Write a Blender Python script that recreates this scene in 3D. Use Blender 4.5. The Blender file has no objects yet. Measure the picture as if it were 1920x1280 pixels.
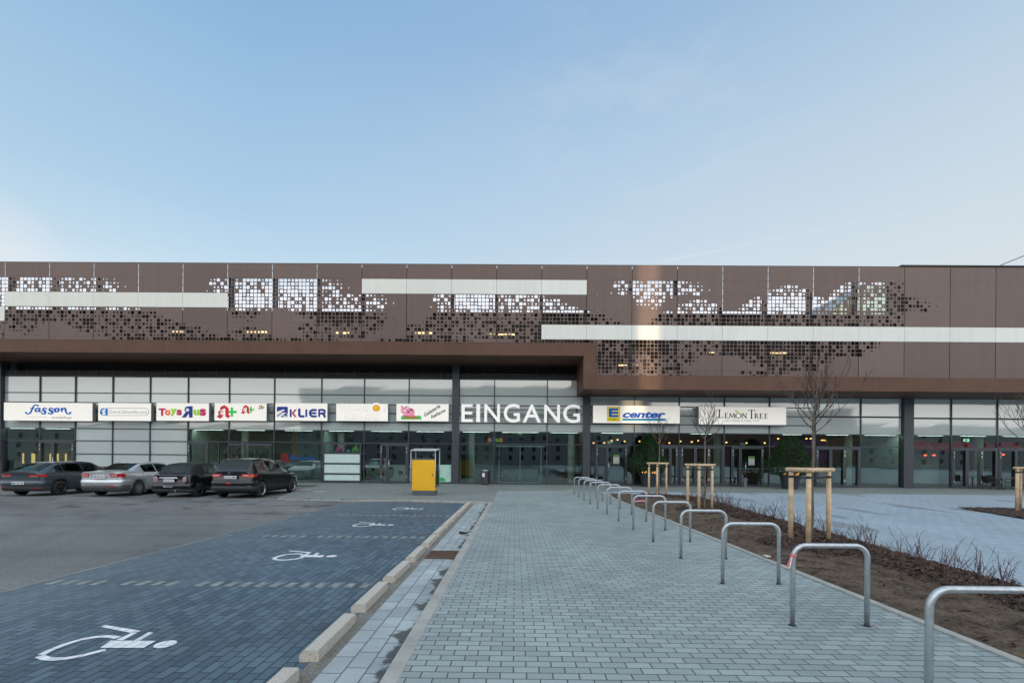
import bpy, bmesh, math, random
from mathutils import Vector, Matrix
R = math.radians
SC = bpy.context.scene
COL = SC.collection
rnd = random.Random(7)

# ------------------------------------------------------------------ camera
CAM_H = 1.64
F = 854.0            # focal length in pixels of the 1920 wide frame
YAW, ROLL = 0.0070, 0.0085
HOR = 860.0
CAM_M = Matrix.Rotation(YAW, 3, 'Z') @ Matrix.Rotation(R(90), 3, 'X') @ Matrix.Rotation(ROLL, 3, 'Z')
cam = bpy.data.cameras.new('camera')
cam.sensor_width = 36.0
cam.lens = 36.0 * F / 1920.0
cam.shift_y = (HOR - 640.0) / 1920.0
cam.clip_start = 0.05
cam.clip_end = 3000
camo = bpy.data.objects.new('camera', cam)
COL.objects.link(camo)
camo.matrix_world = Matrix.Translation((0, 0, CAM_H)) @ CAM_M.to_4x4()
SC.camera = camo


def ray(px, py):
    return CAM_M @ Vector(((px - 960.0) / F, -(py - HOR) / F, -1.0))


def on_y(px, py, Y):
    d = ray(px, py)
    t = Y / d.y
    return Vector((d.x * t, Y, CAM_H + d.z * t))


def on_z(px, py, z):
    d = ray(px, py)
    t = (z - CAM_H) / d.z
    return Vector((d.x * t, d.y * t, z))


# ------------------------------------------------------------------ mesh helpers
class MB:
    def __init__(s):
        s.v = []
        s.f = []

    def add(s, vs, fs):
        n = len(s.v)
        s.v += [tuple(p) for p in vs]
        s.f += [tuple(i + n for i in f) for f in fs]
        return s

    def quad(s, a, b, c, d):
        return s.add([a, b, c, d], [(0, 1, 2, 3)])

    def box(s, x0, x1, y0, y1, z0, z1):
        vs = [(x0, y0, z0), (x1, y0, z0), (x1, y1, z0), (x0, y1, z0), (x0, y0, z1), (x1, y0, z1), (x1, y1, z1), (x0, y1, z1)]
        return s.add(vs, [(0, 3, 2, 1), (4, 5, 6, 7), (0, 1, 5, 4), (1, 2, 6, 5), (2, 3, 7, 6), (3, 0, 4, 7)])

    def tube(s, pts, rad, n=8, cap=True, flat=1.0, fdir=None):
        pts = [Vector(p) for p in pts]
        if not isinstance(rad, (list, tuple)):
            rad = [rad] * len(pts)
        up = Vector((0.123, 0.31, 0.94)).normalized()
        base = len(s.v)
        prev = None
        for i, p in enumerate(pts):
            a = pts[max(0, i - 1)]
            b = pts[min(len(pts) - 1, i + 1)]
            t = (b - a)
            if t.length < 1e-9:
                t = Vector((0, 0, 1))
            t.normalize()
            if fdir is not None:
                nrm = Vector(fdir)
            elif prev is None:
                nrm = up.cross(t)
                if nrm.length < 1e-3:
                    nrm = Vector((1, 0, 0)).cross(t)
            else:
                nrm = prev - t * prev.dot(t)
                if nrm.length < 1e-6:
                    nrm = up.cross(t)
            nrm.normalize()
            prev = nrm
            bi = t.cross(nrm)
            if bi.length < 1e-6:
                bi = Vector((1, 0, 0))
            bi.normalize()
            for k in range(n):
                an = 2 * math.pi * k / n
                s.v.append(tuple(p + nrm * (math.cos(an) * rad[i] * flat) + bi * (math.sin(an) * rad[i])))
        for i in range(len(pts) - 1):
            for k in range(n):
                a0 = base + i * n + k
                a1 = base + i * n + (k + 1) % n
                s.f.append((a0, a1, a1 + n, a0 + n))
        if cap:
            s.f.append(tuple(base + k for k in range(n - 1, -1, -1)))
            e = base + (len(pts) - 1) * n
            s.f.append(tuple(e + k for k in range(n)))
        return s

    def cyl(s, c, r, z0, z1, n=20, r2=None):
        return s.tube([(c[0], c[1], z0), (c[0], c[1], z1)], [r, r if r2 is None else r2], n)

    def prism(s, poly, y0, y1, plane='xz'):
        """poly: 2D outline; plane xz extrudes along y, xy extrudes along z."""
        n = len(poly)
        if plane == 'xz':
            a = [(p[0], y0, p[1]) for p in poly]
            b = [(p[0], y1, p[1]) for p in poly]
        else:
            a = [(p[0], p[1], y0) for p in poly]
            b = [(p[0], p[1], y1) for p in poly]
        fs = [tuple(range(n)), tuple(range(2 * n - 1, n - 1, -1))]
        for i in range(n):
            j = (i + 1) % n
            fs.append((i, i + n, j + n, j))
        return s.add(a + b, fs)

    def lathe(s, prof, c, axis='z', n=20):
        base = len(s.v)
        m = len(prof)
        for k in range(n):
            a = 2 * math.pi * k / n
            for (r, h) in prof:
                if axis == 'z':
                    s.v.append((c[0] + r * math.cos(a), c[1] + r * math.sin(a), c[2] + h))
                else:
                    s.v.append((c[0] + h, c[1] + r * math.cos(a), c[2] + r * math.sin(a)))
        for k in range(n):
            k2 = (k + 1) % n
            for i in range(m - 1):
                s.f.append((base + k * m + i, base + k2 * m + i, base + k2 * m + i + 1, base + k * m + i + 1))
        return s

    def ball(s, c, r, n=12, sz=1.0):
        prof = [(r * math.sin(math.pi * i / 8), -r * sz * math.cos(math.pi * i / 8)) for i in range(9)]
        return s.lathe(prof, c, 'z', n)

    def build(s, name, mat, parent=None, smooth=False, bevel=0.0, seg=2, fix=True):
        me = bpy.data.meshes.new(name)
        off = Vector((0, 0, 0))
        q = parent
        while q is not None:
            off = off + q.location
            q = q.parent
        me.from_pydata([(v[0] - off.x, v[1] - off.y, v[2] - off.z) for v in s.v], [], s.f)
        me.validate()
        if fix:
            bm = bmesh.new()
            bm.from_mesh(me)
            bmesh.ops.recalc_face_normals(bm, faces=bm.faces)
            bm.to_mesh(me)
            bm.free()
        if isinstance(mat, (list, tuple)):
            for m in mat:
                me.materials.append(m)
        else:
            me.materials.append(mat)
        if smooth:
            for p in me.polygons:
                p.use_smooth = True
        o = bpy.data.objects.new(name, me)
        COL.objects.link(o)
        if parent is not None:
            o.parent = parent
        if bevel > 0:
            md = o.modifiers.new('bevel', 'BEVEL')
            md.width = bevel
            md.segments = seg
            md.limit_method = 'ANGLE'
            md.angle_limit = R(40)
        return o


def tag(o, label=None, cat=None, group=None, kind=None):
    if label:
        o['label'] = label
    if cat:
        o['category'] = cat
    if group:
        o['group'] = group
    if kind:
        o['kind'] = kind
    return o


def thing(name, label, cat, loc=(0, 0, 0), group=None):
    o = bpy.data.objects.new(name, None)
    o.empty_display_size = 0.2
    o.location = loc
    COL.objects.link(o)
    return tag(o, label, cat, group)


def dup(root, loc, rotz=0.0, label=None, scale=None):
    r = root.copy()
    COL.objects.link(r)
    r.location = loc
    r.rotation_euler = (0, 0, rotz)
    if scale:
        r.scale = (scale, scale, scale)
    if label:
        r['label'] = label
    for ch in list(root.children):
        c = ch.copy()
        COL.objects.link(c)
        c.parent = r
        for g in list(ch.children):
            d = g.copy()
            COL.objects.link(d)
            d.parent = c
    return r


# ------------------------------------------------------------------ materials
def new_mat(name):
    m = bpy.data.materials.new(name)
    m.use_nodes = True
    nt = m.node_tree
    for n in list(nt.nodes):
        if n.type != 'OUTPUT_MATERIAL':
            nt.nodes.remove(n)
    out = [n for n in nt.nodes if n.type == 'OUTPUT_MATERIAL'][0]
    return m, nt, out


def nd(nt, typ, **kw):
    n = nt.nodes.new(typ)
    for k, v in kw.items():
        if k.startswith('i_'):
            n.inputs[k[2:].replace('_', ' ')].default_value = v
        else:
            setattr(n, k, v)
    return n


def c4(c):
    return (c[0], c[1], c[2], 1.0)


def mixc(nt, fac, a, b, blend='MIX'):
    n = nt.nodes.new('ShaderNodeMix')
    n.data_type = 'RGBA'
    n.blend_type = blend
    for idx, val in ((0, fac), (6, a), (7, b)):
        if isinstance(val, (int, float)):
            n.inputs[idx].default_value = val
        elif isinstance(val, (tuple, list)):
            n.inputs[idx].default_value = c4(val)
        else:
            nt.links.new(val, n.inputs[idx])
    return n.outputs[2]


def math_n(nt, op, a, b=None, clamp=False):
    n = nt.nodes.new('ShaderNodeMath')
    n.operation = op
    n.use_clamp = clamp
    for i, v in enumerate((a, b)):
        if v is None:
            continue
        if isinstance(v, (int, float)):
            n.inputs[i].default_value = v
        else:
            nt.links.new(v, n.inputs[i])
    return n.outputs[0]


def ramp(nt, fac, stops):
    n = nt.nodes.new('ShaderNodeValToRGB')
    el = n.color_ramp.elements
    while len(el) < len(stops):
        el.new(0.5)
    for e, (p, c) in zip(el, stops):
        e.position = p
        e.color = c4(c) if isinstance(c, (tuple, list)) else (c, c, c, 1)
    nt.links.new(fac, n.inputs[0])
    return n.outputs[0]


def noise(nt, vec, scale, detail=4.0, rough=0.55):
    n = nd(nt, 'ShaderNodeTexNoise')
    n.inputs['Scale'].default_value = scale
    n.inputs['Detail'].default_value = detail
    n.inputs['Roughness'].default_value = rough
    if vec is not None:
        nt.links.new(vec, n.inputs['Vector'])
    return n.outputs['Fac']


def world_pos(nt):
    return nd(nt, 'ShaderNodeNewGeometry').outputs['Position']


def principled(nt, out, rough=0.6, metal=0.0, spec=0.5, coat=0.0):
    b = nd(nt, 'ShaderNodeBsdfPrincipled')
    b.inputs['Roughness'].default_value = rough
    b.inputs['Metallic'].default_value = metal
    b.inputs['Specular IOR Level'].default_value = spec
    b.inputs['Coat Weight'].default_value = coat
    b.inputs['Coat Roughness'].default_value = 0.04
    nt.links.new(b.outputs[0], out.inputs[0])
    return b


MATS = {}


def mat(name, col, rough=0.6, metal=0.0, spec=0.5, var=0.12, scale=3.0, bump=0.0, bscale=60.0, coat=0.0, emit=None, es=0.0, each=0.0, streak=0.0, coat_ior=1.5, wavy=0.0):
    if name in MATS:
        return MATS[name]
    m, nt, out = new_mat(name)
    b = principled(nt, out, rough, metal, spec, coat)
    p = world_pos(nt)
    n1 = noise(nt, p, scale, 5.0)
    lo = tuple(c * (1 - var) for c in col)
    hi = tuple(min(1.0, c * (1 + var)) for c in col)
    c = ramp(nt, n1, [(0.3, lo), (0.7, hi)])
    if each > 0:          # every copy a slightly different tone
        oi = nd(nt, 'ShaderNodeObjectInfo')
        c = mixc(nt, 1.0, c, ramp(nt, oi.outputs['Random'], [(0.0, 1 - each), (1.0, 1 + each)]), 'MULTIPLY')
    if streak > 0:        # faint rain streaks
        mp = nd(nt, 'ShaderNodeMapping')
        mp.inputs['Scale'].default_value = (5.0, 5.0, 0.35)
        nt.links.new(p, mp.inputs[0])
        c = mixc(nt, 1.0, c, ramp(nt, noise(nt, mp.outputs[0], 1.0, 5.0, 0.65), [(0.3, 1 - streak), (0.7, 1 + streak * .6)]), 'MULTIPLY')
    b.inputs['Coat IOR'].default_value = coat_ior
    nt.links.new(c, b.inputs['Base Color'])
    if wavy > 0:
        bn = nd(nt, 'ShaderNodeBump')
        bn.inputs['Strength'].default_value = wavy
        bn.inputs['Distance'].default_value = 0.02
        nt.links.new(noise(nt, p, 0.9, 1.0), bn.inputs['Height'])
        nt.links.new(bn.outputs[0], b.inputs['Coat Normal'])
        nt.links.new(bn.outputs[0], b.inputs['Normal'])
    if bump > 0:
        bn = nd(nt, 'ShaderNodeBump')
        bn.inputs['Strength'].default_value = bump
        bn.inputs['Distance'].default_value = 0.02
        nt.links.new(noise(nt, p, bscale, 4.0), bn.inputs['Height'])
        nt.links.new(bn.outputs[0], b.inputs['Normal'])
    if emit:
        b.inputs['Emission Color'].default_value = c4(emit)
        b.inputs['Emission Strength'].default_value = es
    MATS[name] = m
    return m


def paving(name, ca, cb, mortar, bw, rh, ms, rotz=0.0, rough=0.75, bump=0.35, stain=0.15, offset=0.5, stain_scale=0.35, off=(0, 0), extra=None, spec=0.35):
    m, nt, out = new_mat(name)
    b = principled(nt, out, rough, 0.0, spec)
    p = world_pos(nt)
    mp = nd(nt, 'ShaderNodeMapping')
    mp.inputs['Rotation'].default_value = (0, 0, rotz)
    mp.inputs['Location'].default_value = (off[0], off[1], 0)
    nt.links.new(p, mp.inputs['Vector'])
    br = nd(nt, 'ShaderNodeTexBrick')
    br.offset = offset
    br.inputs['Scale'].default_value = 1.0
    br.inputs['Brick Width'].default_value = bw
    br.inputs['Row Height'].default_value = rh
    br.inputs['Mortar Size'].default_value = ms
    br.inputs['Mortar Smooth'].default_value = 0.2
    br.inputs['Bias'].default_value = 0.0
    br.inputs['Color1'].default_value = c4(ca)
    br.inputs['Color2'].default_value = c4(cb)
    br.inputs['Mortar'].default_value = c4(mortar)
    nt.links.new(mp.outputs[0], br.inputs['Vector'])
    n1 = noise(nt, p, stain_scale, 6.0, 0.6)
    n2 = noise(nt, p, 40.0, 3.0)
    f1 = ramp(nt, n1, [(0.3, 1.0 - stain), (0.7, 1.0 + stain * 0.6)])
    f2 = ramp(nt, n2, [(0.25, 0.9), (0.75, 1.08)])
    c = mixc(nt, 1.0, br.outputs['Color'], f1, 'MULTIPLY')
    c = mixc(nt, 1.0, c, f2, 'MULTIPLY')
    if extra:
        c = extra(nt, p, c)
    nt.links.new(c, b.inputs['Base Color'])
    bn = nd(nt, 'ShaderNodeBump')
    bn.inputs['Strength'].default_value = bump
    bn.inputs['Distance'].default_value = 0.008
    h = math_n(nt, 'SUBTRACT', math_n(nt, 'MULTIPLY', n2, 0.25), br.outputs['Fac'])
    nt.links.new(h, bn.inputs['Height'])
    nt.links.new(bn.outputs[0], b.inputs['Normal'])
    rg = ramp(nt, n1, [(0.3, max(0.05, rough - 0.15)), (0.7, min(1.0, rough + 0.1))])
    nt.links.new(rg, b.inputs['Roughness'])
    MATS[name] = m
    return m


def glass(name, tint, refl=1.0, rough=0.0, ior=1.5, base=0.04):
    if name in MATS:
        return MATS[name]
    m, nt, out = new_mat(name)
    tr = nd(nt, 'ShaderNodeBsdfTransparent')
    tr.inputs[0].default_value = c4(tint)
    gl = nd(nt, 'ShaderNodeBsdfGlossy')
    gl.inputs['Roughness'].default_value = rough
    gl.inputs['Color'].default_value = (0.80, 0.98, 0.97, 1)
    p = world_pos(nt)
    bn = nd(nt, 'ShaderNodeBump')
    bn.inputs['Strength'].default_value = 0.05
    bn.inputs['Distance'].default_value = 0.02
    nt.links.new(noise(nt, p, 0.9, 1.0), bn.inputs['Height'])
    nt.links.new(bn.outputs[0], gl.inputs['Normal'])
    fr = nd(nt, 'ShaderNodeFresnel')
    fr.inputs['IOR'].default_value = ior
    fac = math_n(nt, 'ADD', math_n(nt, 'MULTIPLY', fr.outputs[0], refl), base, True)
    mx = nd(nt, 'ShaderNodeMixShader')
    nt.links.new(fac, mx.inputs[0])
    nt.links.new(tr.outputs[0], mx.inputs[1])
    nt.links.new(gl.outputs[0], mx.inputs[2])
    nt.links.new(mx.outputs[0], out.inputs[0])
    MATS[name] = m
    return m


# ------------------------------------------------------------------ lettering
def text_polys(s, bold=0.0, shear=0.0, res=4, spacing=1.0):
    """filled letter outlines of the default font as (verts2d, faces)"""
    cu = bpy.data.curves.new('lettering', 'FONT')
    cu.body = s
    cu.size = 1.0
    cu.offset = bold
    cu.shear = shear
    cu.resolution_u = res
    cu.space_character = spacing
    cu.dimensions = '2D'
    cu.fill_mode = 'FRONT'
    o = bpy.data.objects.new('lettering', cu)
    COL.objects.link(o)
    dg = bpy.context.evaluated_depsgraph_get()
    ev = o.evaluated_get(dg)
    me = ev.to_mesh()
    vs = [(v.co.x, v.co.y) for v in me.vertices]
    fs = [tuple(p.vertices) for p in me.polygons]
    ev.to_mesh_clear()
    bpy.data.objects.remove(o)
    bpy.data.curves.remove(cu)
    return vs, fs


def flat_solid(mb, vs, fs, to3d, depth):
    """2D faces -> solid; to3d(u,v,d) maps to the world"""
    n = len(vs)
    A = [to3d(u, v, 0.0) for u, v in vs]
    B = [to3d(u, v, depth) for u, v in vs]
    edges = {}
    for f in fs:
        for i in range(len(f)):
            a, b = f[i], f[(i + 1) % len(f)]
            k = (min(a, b), max(a, b))
            edges[k] = None if k in edges else (a, b)
    out = [f for f in fs]
    for k, e in edges.items():
        if e:
            out.append((e[1], e[0], e[0] + n, e[1] + n))
    out += [tuple(i + n for i in reversed(f)) for f in fs]
    mb.add(A + B, out)


def text_box(mb, s, p0, p1, Y, depth=0.02, bold=0.0, shear=0.0, res=4, mirror=False, keep=False, spacing=1.0):
    """letters fitted to the rectangle p0 (x,z low) .. p1 (x,z high) on the plane y=Y, facing -y"""
    vs, fs = text_polys(s, bold, shear, res, spacing)
    if not vs:
        return
    x0 = min(v[0] for v in vs); x1 = max(v[0] for v in vs)
    y0 = min(v[1] for v in vs); y1 = max(v[1] for v in vs)
    sx = (p1[0] - p0[0]) / (x1 - x0)
    sz = (p1[1] - p0[1]) / (y1 - y0)
    if mirror:
        t = lambda u, v, d: (p0[0] + (x1 - u) * sx, Y + d, p0[1] + (v - y0) * sz)
    else:
        t = lambda u, v, d: (p0[0] + (u - x0) * sx, Y + d, p0[1] + (v - y0) * sz)
    flat_solid(mb, vs, fs, t, depth)


def smooth_path(pts, k=5):
    P = [Vector(p) for p in pts]
    if len(P) < 3:
        return P
    out = []
    for i in range(len(P) - 1):
        a = P[max(0, i - 1)]; b = P[i]; c = P[i + 1]; d = P[min(len(P) - 1, i + 2)]
        for j in range(k):
            t = j / k
            out.append(0.5 * ((2 * b) + (c - a) * t + (2 * a - 5 * b + 4 * c - d) * t * t + (3 * b - a - 3 * c + d) * t ** 3))
    out.append(P[-1])
    return out
from mathutils import noise as mnoise

# ------------------------------------------------------------------ light and sky
SUN_EL, SUN_AZ = R(5.0), R(6.0)      # behind the camera, a little to the right
to_sun = Vector((math.sin(SUN_AZ) * math.cos(SUN_EL), -math.cos(SUN_AZ) * math.cos(SUN_EL), math.sin(SUN_EL)))
sun = bpy.data.lights.new('sun', 'SUN')
sun.energy = 2.6
sun.angle = R(0.6)
sun.color = (1.0, 0.70, 0.42)
suno = bpy.data.objects.new('sun', sun)
COL.objects.link(suno)
suno.rotation_euler = to_sun.to_track_quat('Z', 'Y').to_euler()

W = bpy.data.worlds.new('World')
SC.world = W
W.use_nodes = True
nt = W.node_tree
for n in list(nt.nodes):
    nt.nodes.remove(n)
wo = nd(nt, 'ShaderNodeOutputWorld')
bg = nd(nt, 'ShaderNodeBackground')
bg.inputs['Strength'].default_value = 0.15
sky = nd(nt, 'ShaderNodeTexSky')
sky.sky_type = 'NISHITA'
sky.sun_disc = False
sky.sun_elevation = SUN_EL
sky.sun_rotation = math.atan2(to_sun.x, to_sun.y)
sky.altitude = 100
sky.air_density = 1.0
sky.dust_density = 0.4
sky.ozone_density = 2.5
tc = nd(nt, 'ShaderNodeTexCoord')
gen = tc.outputs['Generated']
sep = nd(nt, 'ShaderNodeSeparateXYZ')
nt.links.new(gen, sep.inputs[0])


def dirp(px, py):
    return ray(px, py).normalized()


def dotn(v):
    n = nd(nt, 'ShaderNodeVectorMath', operation='DOT_PRODUCT')
    nt.links.new(gen, n.inputs[0])
    n.inputs[1].default_value = tuple(v)
    return n.outputs['Value']


# thin veil of high cloud, thicker to the right and low over the roofs
mpw = nd(nt, 'ShaderNodeMapping')
mpw.inputs['Scale'].default_value = (1.6, 1.2, 5.0)
mpw.inputs['Rotation'].default_value = (0.0, 0.35, 0.3)
nt.links.new(gen, mpw.inputs['Vector'])
n1 = noise(nt, mpw.outputs[0], 2.2, 7.0, 0.62)
wisp = ramp(nt, n1, [(0.50, 0.0), (0.80, 1.0)])
side = ramp(nt, dotn(Vector((0.80, 0.60, 0.0))), [(0.10, 0.0), (0.95, 1.0)])
low = ramp(nt, sep.outputs['Z'], [(0.0, 1.0), (0.9, 0.0)])
veil = math_n(nt, 'MULTIPLY', side, low)
spot = ramp(nt, dotn(dirp(1200, 160)), [(0.965, 0.0), (0.997, 1.0)])
wsp = math_n(nt, 'MULTIPLY', wisp, math_n(nt, 'ADD', math_n(nt, 'MULTIPLY', side, 0.25), math_n(nt, 'MULTIPLY', spot, 0.55)))
# contrail: a thin great-circle streak
d1, d2 = dirp(1228, 493), dirp(1840, 372)
nrm = d1.cross(d2).normalized()
st = math_n(nt, 'ABSOLUTE', dotn(nrm))
streak = ramp(nt, st, [(0.0, 1.0), (0.0016, 0.0)])
along = d1.cross(nrm) * -1
if along.dot(d2) < 0:
    along = along * -1
t2 = along.dot(d2)
rng = ramp(nt, dotn(along), [(0.0, 0.0), (0.02, 0.9), (t2 * 0.6, 0.35), (t2, 0.0)])
trail = math_n(nt, 'MULTIPLY', math_n(nt, 'MULTIPLY', streak, rng), 0.26)
SKY_GAIN = nd(nt, 'ShaderNodeMix', data_type='RGBA', blend_type='MULTIPLY')
SKY_GAIN.inputs[0].default_value = 1.0
SKY_GAIN.inputs[7].default_value = (1.0, 1.0, 1.0, 1)
nt.links.new(sky.outputs[0], SKY_GAIN.inputs[6])
CLOUD = (1.62, 1.76, 1.88)
haze = ramp(nt, sep.outputs['Z'], [(0.0, (2.0, 2.1, 2.2)), (0.22, (2.0, 2.1, 2.2)), (0.33, (1.38, 1.72, 1.96)), (0.42, (1.08, 1.51, 1.88)), (0.55, (0.86, 1.33, 1.81)), (0.68, (0.63, 1.10, 1.68)), (1.0, (0.52, 0.98, 1.55))])
c = mixc(nt, 0.88, SKY_GAIN.outputs[2], haze)            # high haze, thickening towards the horizon
c = mixc(nt, math_n(nt, 'MULTIPLY', veil, 1.2, True), c, CLOUD)
c = mixc(nt, math_n(nt, 'MULTIPLY', wsp, 0.40), c, (1.80, 1.90, 2.0))
lc = math_n(nt, 'MULTIPLY', ramp(nt, dotn(dirp(-30, 468)), [(0.9978, 0.0), (1.0, 1.0)]), ramp(nt, n1, [(0.3, 0.4), (0.6, 1.0)]))
c = mixc(nt, math_n(nt, 'MULTIPLY', lc, 0.45), c, (2.05, 1.98, 2.0))
# sky whitened below the roof slope, added to brighten the screen's holes
slope = math_n(nt, 'DIVIDE', sep.outputs['Z'], math_n(nt, 'MAXIMUM', sep.outputs['Y'], 0.02))
low_white = math_n(nt, 'MULTIPLY', ramp(nt, slope, [(0.365, 1.0), (0.41, 0.0)]), math_n(nt, 'GREATER_THAN', sep.outputs['Y'], 0.05))
c = mixc(nt, math_n(nt, 'MULTIPLY', low_white, 0.85), c, (2.25, 2.35, 2.6))
c = mixc(nt, trail, c, (2.1, 2.1, 2.15))
# glow added to the sky behind the camera to light ground and facade
gl = ramp(nt, dotn(Vector((to_sun.x, to_sun.y, 0.55)).normalized()), [(0.0, 0.0), (1.0, 1.0)])
glow = mixc(nt, 1.0, (3.45, 3.25, 3.0), gl, 'MULTIPLY')
c = mixc(nt, 1.0, c, glow, 'ADD')
nt.links.new(c, bg.inputs['Color'])
nt.links.new(bg.outputs[0], wo.inputs[0])
SC.view_settings.view_transform = 'Standard'
SC.view_settings.look = 'None'
SC.view_settings.gamma = 1.0
SC.view_settings.exposure = 1.5

# ------------------------------------------------------------------ ground materials
def asphalt_extra(nt, p, c):
    return c


ZL = -0.08


def make_asphalt():
    m, nt, out = new_mat('asphalt')
    b = principled(nt, out, 0.8, 0.0, 0.35)
    p = world_pos(nt)
    a = noise(nt, p, 0.16, 5.0)
    mp = nd(nt, 'ShaderNodeMapping')
    mp.inputs['Scale'].default_value = (0.25, 1.6, 1)
    mp.inputs['Rotation'].default_value = (0, 0, R(-16))
    nt.links.new(p, mp.inputs[0])
    tr = noise(nt, mp.outputs[0], 0.6, 3.0)
    g = noise(nt, p, 90.0, 2.0)
    c = ramp(nt, a, [(0.3, (0.122, 0.128, 0.127)), (0.7, (0.196, 0.197, 0.190))])
    c = mixc(nt, 1.0, c, ramp(nt, tr, [(0.32, 0.78), (0.5, 1.0), (0.8, 1.10)]), 'MULTIPLY')
    # worn tracks swept round in wide arcs by turning cars
    vd = nd(nt, 'ShaderNodeVectorMath', operation='DISTANCE')
    nt.links.new(p, vd.inputs[0])
    vd.inputs[1].default_value = (-24.0, 2.0, ZL)
    ring = nd(nt, 'ShaderNodeTexNoise', noise_dimensions='1D')
    ring.inputs['Scale'].default_value = 0.55
    ring.inputs['Detail'].default_value = 5.0
    nt.links.new(vd.outputs['Value'], ring.inputs['W'])
    c = mixc(nt, 1.0, c, ramp(nt, ring.outputs['Fac'], [(0.3, 0.80), (0.5, 1.0), (0.72, 1.10)]), 'MULTIPLY')
    g2 = noise(nt, p, 28.0, 3.0, 0.7)
    c = mixc(nt, 1.0, c, ramp(nt, g2, [(0.3, 0.66), (0.7, 1.32)]), 'MULTIPLY')
    oil = noise(nt, p, 2.3, 3.0, 0.5)
    c = mixc(nt, ramp(nt, oil, [(0.70, 0.0), (0.76, 0.5)]), c, (0.04, 0.042, 0.044))
    c = mixc(nt, 1.0, c, ramp(nt, g, [(0.3, 0.66), (0.7, 1.30)]), 'MULTIPLY')
    # worn darker patches close to the bays
    w = noise(nt, p, 0.9, 6.0, 0.7)
    wy = nd(nt, 'ShaderNodeSeparateXYZ')
    nt.links.new(p, wy.inputs[0])
    zone = math_n(nt, 'MULTIPLY', ramp(nt, wy.outputs['Y'], [(0.0, 0.0), (1.0, 1.0)]), 1.0)
    zn = nd(nt, 'ShaderNodeMapRange')
    zn.inputs['From Min'].default_value = 11.0
    zn.inputs['From Max'].default_value = 15.0
    nt.links.new(wy.outputs['Y'], zn.inputs['Value'])
    pf = math_n(nt, 'MULTIPLY', ramp(nt, w, [(0.54, 0.0), (0.60, 0.75)]), zn.outputs[0])
    c = mixc(nt, pf, c, (0.045, 0.045, 0.045))
    nt.links.new(c, b.inputs['Base Color'])
    bn = nd(nt, 'ShaderNodeBump')
    bn.inputs['Strength'].default_value = 0.5
    bn.inputs['Distance'].default_value = 0.006
    nt.links.new(g, bn.inputs['Height'])
    nt.links.new(bn.outputs[0], b.inputs['Normal'])
    return m


def dark_edge(nt, p, c):  # irregular dark patches, denser towards the kerb
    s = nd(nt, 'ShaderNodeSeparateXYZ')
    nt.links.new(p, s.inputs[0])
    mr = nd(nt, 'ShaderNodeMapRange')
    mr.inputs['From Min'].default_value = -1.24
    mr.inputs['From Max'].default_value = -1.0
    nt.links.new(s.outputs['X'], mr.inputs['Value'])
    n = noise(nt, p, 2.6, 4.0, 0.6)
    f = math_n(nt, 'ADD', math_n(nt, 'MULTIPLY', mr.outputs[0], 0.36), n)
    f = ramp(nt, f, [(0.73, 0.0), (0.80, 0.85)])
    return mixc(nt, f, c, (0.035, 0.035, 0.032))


def plaza_extra(nt, p, c):
    mp = nd(nt, 'ShaderNodeMapping')
    mp.inputs['Scale'].default_value = (0.9, 0.25, 1)
    nt.links.new(p, mp.inputs[0])
    n = noise(nt, mp.outputs[0], 1.1, 2.0, 0.4)
    s = nd(nt, 'ShaderNodeSeparateXYZ')
    nt.links.new(p, s.inputs[0])
    f = ramp(nt, n, [(0.625, 0.0), (0.645, 0.65)])
    return mixc(nt, f, c, (0.17, 0.18, 0.18))


def walk_extra(nt, p, c):
    n = noise(nt, p, 3.0, 5.0, 0.7)
    c = mixc(nt, ramp(nt, n, [(0.62, 0.0), (0.75, 0.30)]), c, (0.14, 0.15, 0.14))
    n2 = noise(nt, p, 0.5, 3.0, 0.5)
    return mixc(nt, ramp(nt, n2, [(0.55, 0.0), (0.75, 0.18)]), c, (0.42, 0.42, 0.39))


def bay_extra(nt, p, c):
    n = noise(nt, p, 0.8, 5.0, 0.7)
    c = mixc(nt, ramp(nt, n, [(0.60, 0.0), (0.66, 0.55)]), c, (0.045, 0.045, 0.045))
    # pale dust carried in from the road along the outer edge
    s = nd(nt, 'ShaderNodeSeparateXYZ')
    nt.links.new(p, s.inputs[0])
    mr = nd(nt, 'ShaderNodeMapRange')
    mr.inputs['From Min'].default_value = -3.6
    mr.inputs['From Max'].default_value = -6.4
    nt.links.new(s.outputs['X'], mr.inputs['Value'])
    dn = ramp(nt, noise(nt, p, 0.7, 5.0, 0.65), [(0.25, 0.25), (0.75, 1.0)])
    c = mixc(nt, math_n(nt, 'MULTIPLY', math_n(nt, 'MULTIPLY', mr.outputs[0], dn), 0.55), c, (0.16, 0.18, 0.185))
    n2 = noise(nt, p, 1.7, 5.0, 0.75)
    return mixc(nt, ramp(nt, n2, [(0.64, 0.0), (0.72, 0.4)]), c, (0.22, 0.23, 0.23))


M_asphalt = make_asphalt()
M_walk = paving('walkway paving', (0.240, 0.285, 0.284), (0.325, 0.375, 0.370), (0.070, 0.074, 0.073), 0.2, 0.1, 0.0055, 0, 0.7, 0.5, 0.16, extra=walk_extra)
M_bay = paving('bay paving', (0.056, 0.094, 0.126), (0.112, 0.166, 0.204), (0.012, 0.017, 0.022), 0.2, 0.1, 0.0060, R(90), 0.6, 0.5, 0.28, extra=bay_extra, spec=0.4)
M_apron = paving('apron paving', (0.184, 0.205, 0.198), (0.228, 0.254, 0.244), (0.078, 0.086, 0.083), 0.2, 0.1, 0.003, 0, 0.75, 0.3, 0.15)
M_plaza = paving('plaza paving', (0.290, 0.365, 0.420), (0.345, 0.420, 0.475), (0.09, 0.12, 0.15), 0.4, 0.2, 0.008, R(86), 0.6, 0.3, 0.10, extra=plaza_extra, spec=0.4)
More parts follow.
